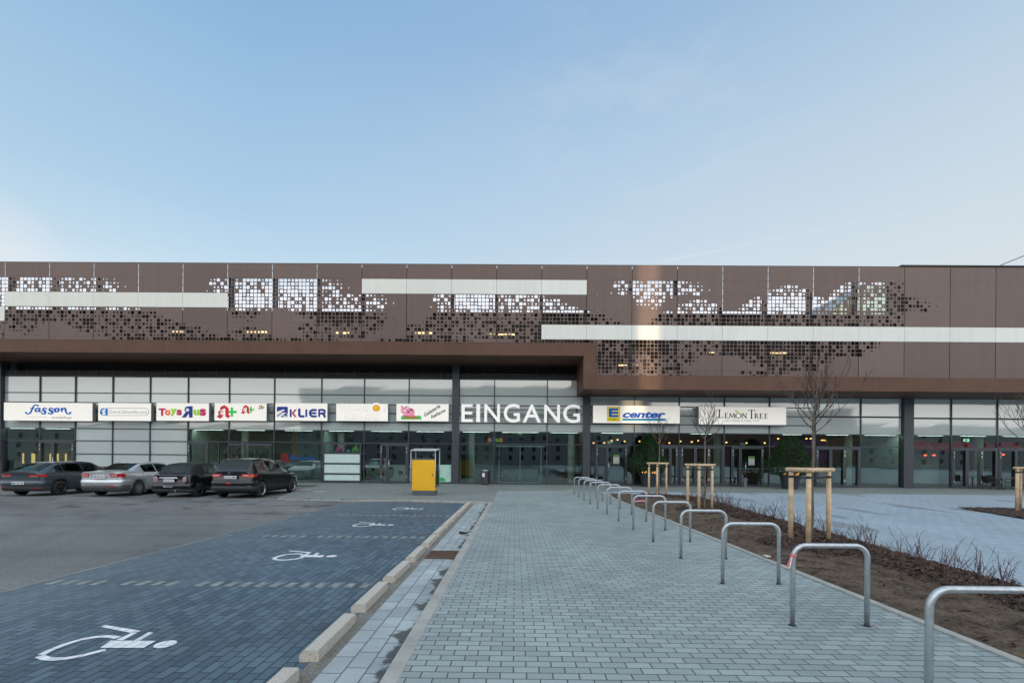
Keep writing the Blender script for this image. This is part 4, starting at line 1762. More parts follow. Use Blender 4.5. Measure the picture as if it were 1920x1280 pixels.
# ------------------------------------------------------------------ parked cars (all stand nose to the building)
M_tyre = mat('tyre rubber', (0.018, 0.018, 0.018), 0.85, var=0.2, scale=10)
M_trim = mat('black plastic trim', (0.022, 0.023, 0.025), 0.6)
M_under = mat('car underside', (0.008, 0.008, 0.008), 0.9)
M_carglass = glass('car glass', (0.26, 0.33, 0.31), 0.7, 0.03, 1.45, 0.02)
M_seat = mat('car seat fabric', (0.02, 0.02, 0.022), 0.85)
M_tail = mat('tail lamp red', (0.42, 0.02, 0.025), 0.12, coat=0.6)
M_tailc = mat('tail lamp clear', (0.55, 0.34, 0.34), 0.12, coat=0.6)
M_tailp = mat('tail lamp pale', (0.50, 0.34, 0.38), 0.12, coat=0.6)
M_amber = mat('tail lamp amber', (0.60, 0.16, 0.02), 0.12, coat=0.6)
M_plate = mat('plate white', (0.72, 0.73, 0.74), 0.45, var=0.02)
M_plateb = mat('plate blue', (0.03, 0.12, 0.45), 0.45)
M_silverrim = mat('silver wheel', (0.40, 0.41, 0.42), 0.35, 0.7)
M_blackrim = mat('black wheel', (0.020, 0.020, 0.022), 0.45, 0.2)
M_chr = mat('bright chrome', (0.75, 0.76, 0.78), 0.12, 0.95, var=0.03)


def carpaint(name, c, metal=0.0, rough=0.25):
    return mat(name, c, rough, metal, 0.25, var=0.03, scale=2.0, coat=0.75)


def lin(tab, y):
    if y <= tab[0][0]:
        return tab[0][1]
    for (a, va), (b, vb) in zip(tab, tab[1:]):
        if y <= b:
            t = (y - a) / (b - a)
            return va + (vb - va) * t
    return tab[-1][1]


def sm(tab, y, h=0.05):
    return (lin(tab, y - h) + 2 * lin(tab, y) + lin(tab, y + h)) / 4


def make_car(name, label, cx, yr, L, Wd, S, paint):
    """S: top, belt, roofw tables (y from the rear), axle positions, wheel radius, windows ..."""
    root = thing(name, label, 'car', (cx, yr + L / 2, ZL), 'cars parked nose to the building')
    hw0 = Wd / 2
    plan = S.get('plan', [(0, .80), (.03, .87), (.10, .93), (.22, .97), (.45, 1.0), (L - .9, 1.0), (L - .45, .95), (L - .15, .84), (L, .66)])
    sill = S.get('sill', .22)
    axles = S['axles']; wr = S['wheel_r']; ra = wr + .055

    brk = sorted(set([0.0, .012, .03, .06, .10, .16, .22, L] + [S['rear_glass'][0], S['rear_glass'][1]] + [v for w in S['side_glass'] for v in (w[0], w[1])] + [S['wind'][0], S['wind'][1]]))
    ys = []
    for a, b in zip(brk, brk[1:]):
        k = max(1, int(math.ceil((b - a) / 0.055)))
        ys += [a + (b - a) * i / k for i in range(k)]
    ys.append(L)

    def section(y):
        hw = hw0 * sm(plan, y, .02)
        top = sm(S['top'], y, .03); belt = sm(S['belt'], y, .04)
        zb = sill + .10 * max(0, 1 - y / .25) + .02 * max(0, 1 - (L - y) / .3)
        for ax in axles:
            if abs(y - ax) < ra:
                zb = max(zb, wr + math.sqrt(ra * ra - (y - ax) ** 2))
        flare = 0.0
        for ax in axles:
            flare = max(flare, max(0.0, 1 - abs(y - ax) / .55) * .018)
        rw = hw * sm(S['roofw'], y, .04)
        zmid = max(zb + .05, .52)
        zs = max(zmid + .03, belt - .16)
        P = [(hw * .80, zb), (hw * .985 + flare, zb + .012), (hw + flare, zmid), (hw * .995 + flare * .4, zs), (hw * .985, max(zs + .02, belt - .05)), (hw * .955, belt)]
        gh = top - belt
        drop = min(.055, gh * .45)
        xr_, zr = rw, top - drop
        a, b = P[5], (xr_, zr)
        P.append((a[0] + (b[0] - a[0]) * .10, a[1] + (b[1] - a[1]) * .10))
        P.append((a[0] + (b[0] - a[0]) * .91, a[1] + (b[1] - a[1]) * .91))
        P.append(b)
        P.append((xr_ * .86, top - drop * .28))
        P.append((xr_ * .45, top - .008 * min(1, gh / .2)))
        P.append((0, top))
        return P
    def tail(z):
        return lin(S['tail'], z)

    def bow(y, z):
        return tail(z) * max(0.0, 1 - y / .55) ** 1.5
    secs = [section(y) for y in ys]
    n = len(secs[0])
    full = [[(-x, z) for x, z in s] + [(x, z) for x, z in reversed(s[:-1])] for s in secs]
    m = len(full[0])
    parts = {'body': MB(), 'side_window': MB(), 'rear_window': MB(), 'windscreen': MB(), 'soft_top': MB(), 'lower_cladding': MB()}
    V = [[(cx + x, yr + y + bow(y, z), ZL + z) for x, z in row] for y, row in zip(ys, full)]
    used = {k: {} for k in parts}

    def vid(k, i, j):
        d = used[k]
        if (i, j) not in d:
            d[(i, j)] = len(parts[k].v)
            parts[k].v.append(V[i][j])
        return d[(i, j)]
    rg, wd = S['rear_glass'], S['wind']
    for i in range(len(ys) - 1):
        ym = (ys[i] + ys[i + 1]) / 2
        for j in range(m - 1):
            jj = j if j < n - 1 else m - 2 - j      # strip index from the sill, 0..n-2
            k = 'body'
            wi = [q for q, (a, b) in enumerate(S['side_glass']) if a < ym < b]
            if jj == 6 and wi:
                k = 'side_window %d %d' % (wi[0], j < n - 1)
                if k not in parts:
                    parts[k] = MB()
                    used[k] = {}
            elif jj >= 9 and rg[0] < ym < rg[1]:
                k = 'rear_window'
            elif jj >= 8 and wd[0] < ym < wd[1]:
                k = 'windscreen'
            elif S.get('soft') and jj >= 5 and S['soft'][0] < ym < S['soft'][1]:
                k = 'soft_top'
            elif S.get('clad') and jj <= 1:
                k = 'lower_cladding'
            parts[k].f.append((vid(k, i, j), vid(k, i + 1, j), vid(k, i + 1, j + 1), vid(k, i, j + 1)))
    # rear and front closing faces, split so that the shading stays crisp
    for i in (0, len(ys) - 1):
        b = parts['body']
        o = len(b.v)
        b.v += V[i]
        for j in range(n - 1):
            a, c = j, m - 1 - j
            if a + 1 <= c - 1:
                b.f.append((o + a, o + a + 1, o + c - 1, o + c) if a + 1 != c - 1 else (o + a, o + a + 1, o + c))
    body = parts['body'].build('body', paint, root, smooth=True)
    for k, mm in (('side_window', M_carglass), ('rear_window', M_carglass), ('windscreen', M_carglass), ('soft_top', mat('soft top fabric', (0.012, 0.012, 0.013), 0.9)), ('lower_cladding', M_trim)):
        if parts[k].f:
            parts[k].build(k, mm, root, smooth=True)
    for k in parts:
        if k.startswith('side_window '):
            parts[k].build('side_window', M_carglass, root, smooth=True)
    # underside and cabin
    b = MB()
    b.box(cx - hw0 * .78, cx + hw0 * .78, yr + .25, yr + L - .35, ZL + .20, ZL + .52)
    b.build('underbody', M_under, root)
    b = MB()
    for sx in (-.36, .36):
        y0 = yr + S.get('seat', L * .48)
        b.box(cx + sx - .24, cx + sx + .24, y0, y0 + .14, ZL + .45, ZL + 1.02)
        b.box(cx + sx - .12, cx + sx + .12, y0, y0 + .10, ZL + 1.05, ZL + 1.22)
    b.box(cx - .62, cx + .62, yr + L * .24, yr + L * .24 + .15, ZL + .45, ZL + S['belt'][1][1] + .02)
    b.build('seat', M_seat, root, bevel=.03)
    # wheels
    tw = .20
    for ax in axles:
        for s in (-1, 1):
            xo = cx + s * (hw0 + .004)
            b = MB()
            prof = [(wr * .66, 0), (wr * .70, .012), (wr * .93, .012), (wr, .035), (wr, tw - .02), (wr * .9, tw)]
            b.lathe([(r, -s * h) for r, h in prof], (xo, yr + ax, ZL + wr), 'x', 28)
            w = b.build('wheel', M_tyre, root, smooth=True)
            b = MB()
            rr = wr * .68
            kind = S.get('rim', 'black')
            if kind == 'lip':
                b.lathe([(rr, -s * .004), (rr * .86, -s * .012), (rr * .84, -s * .05)], (xo, yr + ax, ZL + wr), 'x', 28)
                b.build('rim_lip', M_silverrim, w, smooth=True)
                b = MB()
                b.lathe([(rr * .83, -s * .06), (0.0, -s * .065)], (xo, yr + ax, ZL + wr), 'x', 24)
                for q in range(10):
                    an = q * math.pi / 5
                    b.tube([(xo - s * .03, yr + ax + .05 * math.cos(an), ZL + wr + .05 * math.sin(an)), (xo - s * .035, yr + ax + rr * .82 * math.cos(an), ZL + wr + rr * .82 * math.sin(an))], .013, 5)
                b.build('rim', M_blackrim, w)
            elif kind == 'cover':
                b.lathe([(rr, -s * .006), (rr * .93, -s * .014), (rr * .55, -s * .002), (0, s * .006)], (xo, yr + ax, ZL + wr), 'x', 28)
                b.build('hub_cap', M_silverrim, w, smooth=True)
                b = MB()
                for q in range(10):
                    an = q * math.pi / 5
                    b.ball((xo, yr + ax + rr * .74 * math.cos(an), ZL + wr + rr * .74 * math.sin(an)), .026, 8)
                b.build('slot', M_under, w)
            else:
                b.lathe([(rr, -s * .006), (rr * .9, -s * .03), (rr * .3, -s * .045), (0, -s * .04)], (xo, yr + ax, ZL + wr), 'x', 28)
                for q in range(5):
                    an = q * 2 * math.pi / 5 + .3
                    b.tube([(xo - s * .02, yr + ax + .03 * math.cos(an), ZL + wr + .03 * math.sin(an)), (xo - s * .012, yr + ax + rr * .92 * math.cos(an), ZL + wr + rr * .92 * math.sin(an))], .022, 5)
                b.build('rim', M_blackrim, w)
    hwf = lambda y: hw0 * sm(plan, y, .02)

    def wrap(nm, mm, z0, z1, off, xin, yto, sides=(-1, 1), th=.03):
        """a strip that follows the rear corner in plan: from x=xin on the tail round to y=yto on the flank"""
        for s in sides:
            out = []
            k = 7
            xc = hwf(0.0)
            for q in range(k + 1):
                out.append((xin + (xc - xin) * q / k, -off))
            for q in range(1, 8):
                y = yto * q / 7
                if yto > 0:
                    out.append((hwf(y) + off, y))
            inn = [(max(0, x - th * .6), y + th) for x, y in out]
            b = MB()
            m_ = len(out)
            vs = []
            for (x, y) in out:
                vs += [(cx + s * x, yr + y + bow(max(0, y), z0), ZL + z0), (cx + s * x, yr + y + bow(max(0, y), z1), ZL + z1)]
            for (x, y) in inn:
                vs += [(cx + s * x, yr + y + bow(max(0, y), z0), ZL + z0 + .004), (cx + s * x, yr + y + bow(max(0, y), z1), ZL + z1 - .004)]
            fs = []
            for q in range(m_ - 1):
                a = 2 * q
                fs.append((a, a + 2, a + 3, a + 1))
                fs.append((a + 1, a + 3, a + 3 + 2 * m_, a + 1 + 2 * m_))
                fs.append((a, a + 2 * m_, a + 2 + 2 * m_, a + 2))
            fs.append((0, 1, 1 + 2 * m_, 2 * m_))
            b.add(vs, fs)
            b.build(nm, mm, root, smooth=False)
    # bumper
    for (nm, mm, z0, z1, off, yto) in S['bumper']:
        out = []
        k = 7
        xc = hwf(0.0)
        half = [(hwf(yto * q / 7) + off, yto * q / 7) for q in range(7, 0, -1)] + [(xc * (1 - .12 * q), -off * (.4 + .6 * min(1, q / 2))) for q in range(0, 6)]
        ring = half + [(-x, y) for x, y in reversed(half)]
        b = MB()
        vs = []
        prof = [(.35, 0.0, .0), (.85, .0, .18), (1.0, .0, .5), (.9, .0, .8), (.25, .0, 1.0)]
        K = len(prof)
        for x, y in ring:
            for (g_, _, fz) in prof:
                z = z0 + (z1 - z0) * fz
                sx = 1 - .03 * (1 - g_)
                vs.append((cx + x * sx, yr + y + bow(max(0, y), z) + .05 * (1 - g_), ZL + z))
        fs = []
        for q in range(len(ring) - 1):
            for r_ in range(K - 1):
                a = K * q + r_
                fs.append((a, a + K, a + K + 1, a + 1))
        b.add(vs, fs)
        b.build(nm, mm, root, smooth=True)
    for (nm, mm, z0, z1, off, xin, yto, sides) in S['lamps']:
        wrap(nm, mm, z0, z1, off, xin, yto, sides)
    # round or oval lamp lenses: (name, material, x, z, rx, rz, dy)
    for (nm, mm, lx, lz, rx, rz, dy) in S.get('discs', []):
        for sgn in (-1, 1):
            b = MB()
            b.prism([(cx + sgn * lx + rx * math.cos(a * math.pi / 9), ZL + lz + rz * math.sin(a * math.pi / 9)) for a in range(18)], yr + tail(lz) - dy, yr + tail(lz) + .05)
            b.build(nm, mm, root)
    # number plate
    pz, pw, ph, ptxt, py_ = S['plate']
    b = MB()
    b.box(cx - pw / 2, cx + pw / 2, yr + py_ - .02, yr + py_ + .02, ZL + pz, ZL + pz + ph)
    pl = b.build('number_plate', M_plate, root)
    b = MB()
    b.box(cx - pw / 2 + .004, cx - pw / 2 + .045, yr + py_ - .023, yr + py_ - .0205, ZL + pz + .004, ZL + pz + ph - .004)
    b.build('plate_band', M_plateb, pl)
    b = MB()
    text_box(b, ptxt, (cx - pw / 2 + .07, ZL + pz + .022), (cx + pw / 2 - .02, ZL + pz + ph - .022), yr + py_ - .024, .003, bold=.02)
    b.build('plate_lettering', BLACK, pl)
    # mirrors, door handles, joint lines
    ym = S['mirror']
    for s in (-1, 1):
        b = MB()
        b.ball((cx + s * (hwf(ym) + .09), yr + ym, ZL + lin(S['belt'], ym) + .05), .085, 10, .8)
        b.tube([(cx + s * (hwf(ym) - .02), yr + ym + .02, ZL + lin(S['belt'], ym)), (cx + s * (hwf(ym) + .06), yr + ym, ZL + lin(S['belt'], ym) + .03)], .025, 6)
        b.build('mirror', S.get('mirror_mat', paint), root, smooth=True)
        for yh in S['handles']:
            zc = lin(S['belt'], yh) - .11
            x = cx + s * (hwf(yh) * .992 + .012)
            b = MB()
            b.box(min(x, x - s * .03), max(x, x - s * .03), yr + yh - .09, yr + yh + .09, ZL + zc - .014, ZL + zc + .014)
            b.build('door_handle', S.get('handle_mat', paint), root, bevel=.006)
        for yj in S['joints']:
            b = MB()
            pts = []
            sec = section(yj)
            for (x, z) in (sec[1], sec[2], sec[3], sec[4], sec[5]):
                pts.append((cx + s * (x - .002), yr + yj, ZL + z))
            b.tube(pts, .005, 5)
            b.build('door_joint', M_under, root)
    return root


# grey blue hatchback
hatch = dict(
    top=[(0, .98), (.05, 1.0), (.16, 1.03), (.95, 1.385), (1.25, 1.43), (2.2, 1.455), (2.6, 1.42), (3.35, 1.02), (3.7, .93), (4.1, .78), (4.26, .66)],
    belt=[(0, .95), (.16, .98), (.9, 1.0), (2.0, .95), (3.2, .93), (3.6, .88), (4.1, .74), (4.26, .62)],
    roofw=[(0, .86), (.16, .84), (.95, .68), (2.2, .68), (2.7, .70), (3.35, .84), (4.26, .80)],
    tail=[(.2, .10), (.35, .02), (.5, 0), (.66, .01), (.78, .07), (.95, .03), (1.1, .0)], axles=(.86, 3.50), wheel_r=.315, rear_glass=(.20, .90), side_glass=[(.72, 1.02), (1.06, 1.92), (1.98, 2.72)], wind=(2.62, 3.30),
    bumper=[('bumper', carpaint('grey blue paint', (0.050, 0.066, 0.080), .3), .40, .66, .035, .45), ('bumper_skirt', M_trim, .21, .40, .022, .42)],
    lamps=[('tail_lamp', M_tail, .81, .91, .012, .36, .30, (-1, 1)), ('lamp_lens', M_tailc, .82, .845, .018, .42, 0, (-1, 1)), ('reflector', M_tail, .34, .37, .035, .55, .06, (-1, 1))],
    plate=(.50, .52, .11, 'MD SE 50', -.04), mirror=2.75, handles=(1.15, 2.05), joints=(1.02, 1.95, 2.95), rim='black')
make_car('hatchback', 'blue grey hatchback with slim red tail lamps, at the far end of the car row', -20.45, 18.62, 4.26, 1.80, hatch, carpaint('grey blue paint', (0.050, 0.066, 0.080), .3))

sedan = dict(
    top=[(0, 1.02), (.04, 1.04), (.62, 1.085), (1.35, 1.40), (1.6, 1.44), (2.3, 1.46), (2.75, 1.42), (3.5, 1.02), (3.9, .93), (4.4, .78), (4.55, .66)],
    belt=[(0, 1.0), (.6, 1.02), (1.2, .99), (2.2, .95), (3.4, .93), (3.8, .88), (4.4, .74), (4.55, .62)],
    roofw=[(0, .88), (.6, .82), (1.35, .67), (2.3, .68), (2.8, .70), (3.5, .84), (4.55, .80)],
    tail=[(.24, .08), (.4, .02), (.55, 0), (.72, .01), (.78, .06), (1.0, .02), (1.1, 0)], axles=(.98, 3.56), wheel_r=.315, rear_glass=(.66, 1.36), side_glass=[(1.28, 1.98), (2.04, 2.88)], wind=(2.78, 3.46),
    bumper=[('bumper', carpaint('silver paint', (0.60, 0.63, 0.65), .65, .32), .50, .72, .035, .5), ('bumper_skirt', mat('grey skirt', (0.055, 0.058, 0.062), .5), .24, .50, .026, .5)],
    lamps=[('tail_lamp', M_tail, .82, .98, .012, .44, .26, (-1, 1)), ('reflector', M_tail, .43, .46, .035, .3, 0, (1,))], discs=[('lamp_lens', M_tailc, .52, .90, .055, .058, .02), ('lamp_lens', M_tailc, .665, .90, .068, .068, .024), ('lamp_core', M_tail, .52, .90, .03, .03, .026), ('lamp_core', M_tail, .665, .90, .036, .036, .030)],
    plate=(.78, .52, .12, 'WF PX 676', -.025), mirror=2.95, handles=(1.45, 2.25), joints=(1.20, 2.01, 3.05), rim='cover')
make_car('sedan', 'silver saloon car with round lensed red tail lamps and silver hub caps', -17.22, 18.72, 4.55, 1.78, sedan, carpaint('silver paint', (0.60, 0.63, 0.65), .65, .32))

cabrio = dict(
    top=[(0, .92), (.04, .96), (.26, 1.00), (.55, 1.32), (.72, 1.40), (1.3, 1.45), (1.8, 1.42), (2.4, 1.01), (2.7, .96), (3.3, .87), (3.6, .76), (3.7, .62)],
    belt=[(0, .90), (.3, .95), (1.0, .95), (2.4, .92), (2.9, .88), (3.4, .78), (3.7, .6)],
    roofw=[(0, .86), (.3, .84), (.62, .74), (1.6, .72), (2.1, .74), (2.5, .84), (3.7, .8)],
    tail=[(.22, .08), (.34, .02), (.5, 0), (.60, .02), (.66, .07), (.9, .05), (1.0, .04), (1.1, 0)], axles=(.62, 3.08), wheel_r=.305, plan=[(0, .74), (.03, .82), (.10, .90), (.22, .96), (.50, 1.0), (2.7, 1.0), (3.2, .94), (3.55, .80), (3.72, .60)], rear_glass=(.30, .56), side_glass=[(1.02, 1.86)], wind=(1.86, 2.36), soft=(.24, 1.86),
    bumper=[('bumper', carpaint('black paint', (0.006, 0.0065, 0.008)), .36, .60, .035, .35), ('bumper_skirt', M_trim, .22, .36, .02, .35)],
    lamps=[('waist_trim', M_chr, .925, .94, .006, 0, .9, (-1, 1))], discs=[('lamp_ring', M_chr, .60, .76, .085, .125, .012), ('tail_lamp', M_tailp, .60, .76, .070, .108, .018), ('lamp_lens', M_tail, .60, .76, .045, .062, .024), ('lamp_core', M_tailp, .60, .76, .024, .034, .03)],
    plate=(.66, .46, .11, 'DS UG 17', -.03), mirror=2.2, handles=(1.25,), joints=(1.02, 2.25), rim='black', seat=1.3)
mini = make_car('convertible', 'small black convertible with closed fabric roof and pale ringed tail lamps', -14.22, 18.62, 3.72, 1.70, cabrio, carpaint('black paint', (0.006, 0.0065, 0.008)))
cx_, yr_ = -14.22, 18.62
b = MB()
b.tube([(cx_ - .38, yr_ - .035, ZL + .80), (cx_ - .33, yr_ - .045, ZL + .825), (cx_ + .33, yr_ - .045, ZL + .825), (cx_ + .38, yr_ - .035, ZL + .80)], .026, 8)
b.build('boot_handle', M_chr, mini, smooth=True)
b = MB()
b.tube([(cx_ - .20, yr_ - .045, ZL + .465), (cx_ - .12, yr_ - .05, ZL + .45), (cx_ + .12, yr_ - .05, ZL + .45), (cx_ + .20, yr_ - .045, ZL + .465)], .018, 6)
b.tube([(cx_ - .20, yr_ - .045, ZL + .475), (cx_ + .20, yr_ - .045, ZL + .475)], .012, 6)
b.build('rear_grille', M_chr, mini)
b = MB()
b.tube([(cx_ + .30, yr_ - .06, ZL + .30), (cx_ + .30, yr_ + .1, ZL + .30)], .032, 10)
b.build('exhaust_pipe', M_chr, mini)

suv = dict(
    top=[(0, 1.10), (.04, 1.12), (.14, 1.16), (.46, 1.57), (.60, 1.63), (1.2, 1.66), (1.8, 1.64), (2.25, 1.56), (3.05, 1.12), (3.5, 1.05), (4.1, .93), (4.3, .74)],
    belt=[(0, 1.02), (.16, 1.06), (.7, 1.12), (1.8, 1.05), (3.1, .98), (3.6, .96), (4.1, .86), (4.3, .7)],
    roofw=[(0, .90), (.16, .86), (.55, .74), (1.6, .72), (2.25, .73), (3.05, .86), (4.3, .82)],
    tail=[(.28, .06), (.4, 0), (.7, 0), (.76, .06), (1.0, .08), (1.15, .05), (1.25, 0)], axles=(.80, 3.47), wheel_r=.345, rear_glass=(.17, .47), side_glass=[(.70, 1.10), (1.14, 1.80), (1.86, 2.55)], wind=(2.28, 3.0), clad=True, sill=.28,
    bumper=[('bumper', carpaint('black paint', (0.006, 0.0065, 0.008)), .52, .74, .04, .40), ('bumper_skirt', M_trim, .30, .52, .035, .40)],
    lamps=[('tail_lamp', M_tail, .88, 1.01, .014, .42, .34, (-1, 1)), ('lamp_lens', M_tailc, .925, .965, .022, .50, 0, (-1, 1)), ('indicator', M_amber, .905, .955, .022, .66, .14, (-1, 1)), ('fog_lamp', M_tail, .60, .66, .045, 0, 0, ())],
    plate=(.82, .52, .11, 'GI AK 4800', -.02), mirror=2.85, handles=(1.35, 2.12), joints=(1.22, 1.98, 2.95), rim='lip')
sv = make_car('suv', 'black compact suv with glowing red tail lamps and silver wheel lips, nearest the yellow cabinet', -11.62, 18.50, 4.30, 1.78, suv, carpaint('black paint', (0.006, 0.0065, 0.008)))
cx_, yr_ = -11.62, 18.50
b = MB()
b.box(cx_ - .14, cx_ + .06, yr_ - .065, yr_ - .03, ZL + .60, ZL + .66)
b.build('fog_lamp', M_tail, sv, bevel=.01)
b = MB()
for a0 in (0, 1, 2):
    an = math.pi / 2 + a0 * 2 * math.pi / 3
    c0 = (cx_ - .03, 1.045)
    u = Vector((math.cos(an), math.sin(an))); v = Vector((-u.y, u.x))
    k = .028
    q = [Vector(c0), Vector(c0) + u * k + v * k * .58, Vector(c0) + u * k * 2, Vector(c0) + u * k - v * k * .58]
    b.prism([(p.x, p.y + ZL) for p in q], yr_ - .02, yr_ - .004)
b.build('emblem', M_chr, sv)
b = MB()
b.tube([(cx_, yr_ + .85, ZL + 1.60), (cx_, yr_ + .70, ZL + 1.82)], [.007, .003], 5)
b.build('aerial', M_under, sv)
# ------------------------------------------------------------------ yellow cabinet
M_yellow = mat('yellow painted steel', (0.78, 0.42, 0.012), 0.42, var=0.05, scale=1.5)
M_plinth = mat('grey blue plinth', (0.075, 0.09, 0.105), 0.6, var=0.15)
M_alu = mat('pale aluminium', (0.56, 0.58, 0.59), 0.4, 0.5)
M_acry = glass('canopy glazing', (0.80, 0.86, 0.86), 0.9, 0.0, 1.45, 0.02)
A = on_z(772, 928, 0.0); B_ = on_z(817, 928, 0.0)
X0, X1, Y0 = A.x, B_.x, A.y
cab = thing('yellow_cabinet', 'yellow metal cabinet with glazed canopy on a grey plinth in front of the shops', 'kiosk cabinet', ((X0 + X1) / 2, Y0 + .3, 0))
MB().box(X0 + .01, X1 - .01, Y0 + .02, Y0 + .62, 0, .20).build('plinth', M_plinth, cab, bevel=.01)
MB().box(X0, X1, Y0, Y0 + .64, .20, 1.56).build('body', M_yellow, cab, bevel=.02)
b = MB()      # raised door panel with a seam round it
b.box(X0 + .07, X1 - .07, Y0 - .012, Y0 - .001, .30, 1.47)
b.build('door', M_yellow, cab, bevel=.004)
b = MB()
b.box(X1 - .14, X1 - .115, Y0 - .024, Y0 - .0125, .84, .96)
b.build('lock', M_trim, cab)
MB().box(X0 + .02, X1 - .01, Y0 + .02, Y0 + .62, 1.565, 1.63).build('top_plate', M_plinth, cab, bevel=.01)
b = MB()
xa_, xb_, ya_, yb_ = X0 - .05, X1 + .03, Y0 - .02, Y0 + .95
b.add([(xa_ - .03, ya_, 1.96), (xb_, ya_, 1.96), (xb_ + .02, yb_, 2.06), (xa_ - .03, yb_, 2.06), (xa_ - .03, ya_, 1.99), (xb_, ya_, 1.99), (xb_ + .02, yb_, 2.09), (xa_ - .03, yb_, 2.09)], [(0, 3, 2, 1), (4, 5, 6, 7), (0, 1, 5, 4), (1, 2, 6, 5), (2, 3, 7, 6), (3, 0, 4, 7)])
b.build('canopy_roof', M_alu, cab)
for (x, y, zb_, zt) in ((xa_, ya_ + .03, .32, 1.96), (xb_ - .04, ya_ + .03, .32, 1.96), (xb_ + .0, yb_ - .04, .30, 2.05), (xa_ + .02, yb_ - .04, .30, 2.05)):
    MB().tube([(x, y, zb_), (x, y, zt)], .016, 8).build('post', M_alu, cab, smooth=True)
MB().box(xb_ - .012, xb_ - .004, ya_ + .06, yb_ - .07, .36, 2.0).build('glazing', M_acry, cab)
MB().box(xa_ + .02, xb_ - .05, yb_ - .05, yb_ - .042, 1.64, 2.03).build('glazing', M_acry, cab)
b = MB()
b.tube([(xb_ - .04, ya_ + .03, .33), (xb_ - .0, yb_ - .04, .33)], .01, 6)
b.tube([(xa_, ya_ + .03, .33), (xa_ + .02, yb_ - .04, .33)], .01, 6)
b.tube([(X0 - .06, Y0 + .02, 1.43), (X0 + .02, Y0 + .02, 1.43)], .012, 6)
b.build('brace', M_alu, cab)
b = MB()
px_, pz_ = X0 + .84, 1.80
for k in range(4):
    an = k * math.pi / 4
    dx, dz = math.cos(an) * .10, math.sin(an) * .10
    b.tube([(px_ - dx, yb_ - .075, pz_ - dz), (px_ + dx, yb_ - .075, pz_ + dz)], .018, 6)
b.build('snowflake_sticker', mat('pale mint', (0.50, 0.72, 0.72), 0.6), cab)
b = MB()
b.box(X0 + .16, X0 + .185, Y0 + .25, Y0 + .275, 1.63, 1.97)
b.box(X0 + .40, X0 + .72, Y0 + .34, Y0 + .5, 1.63, 1.80)
b.build('inner_device', M_trim, cab)

# ------------------------------------------------------------------ bins
p = on_z(909, 908.5, 0.0)
bn_ = thing('trash_bin', 'dark grey cylindrical litter bin with a white sticker beside the sliding entrance', 'bin', (p.x, 28.7, 0))
M_bin = mat('dark bin steel', (0.055, 0.055, 0.062), 0.45, 0.4, var=0.1)
b = MB()
b.lathe([(.22, .03), (.245, .06), (.25, .80), (.24, .86), (.20, .88)], (p.x, 28.7, 0), 'z', 28)
b.cyl((p.x, 28.7), .18, 0.0, .05, 20)
b.build('body', M_bin, bn_, smooth=False)
MB().lathe([(.205, .885), (.205, .90), (.12, .93), (0, .93)], (p.x, 28.7, 0), 'z', 24).build('lid', M_alu, bn_, smooth=True)
MB().box(p.x - .15, p.x + .0, 28.435, 28.455, .50, .74).build('sticker', M_plate, bn_)
p = on_z(1379.5, 910.5, 0.0)
an_ = thing('ash_bin', 'small slim grey ash bin standing by the restaurant door', 'bin', (p.x, 28.75, 0))
MB().box(p.x - .09, p.x + .09, 28.66, 28.84, 0.0, .58).build('body', mat('grey bin', (0.14, 0.15, 0.15), .5), an_, bevel=.015)
MB().box(p.x + .095, p.x + .22, 28.68, 28.82, .44, .52).build('tray', M_bin, an_)

# ------------------------------------------------------------------ evergreen bushes in pots
M_pot = mat('dark blue grey pot', (0.028, 0.034, 0.045), 0.5, var=0.12)
M_leafd = mat('evergreen leaves', (0.018, 0.048, 0.013), 0.6, 0.0, 0.2, var=0.85, scale=14.0)
M_earth = mat('pot soil', (0.04, 0.03, 0.02), 0.95)
M_fairy = mat('warm fairy light', (0.9, 0.6, 0.3), 0.5, emit=(1.0, 0.45, 0.12), es=3.0)


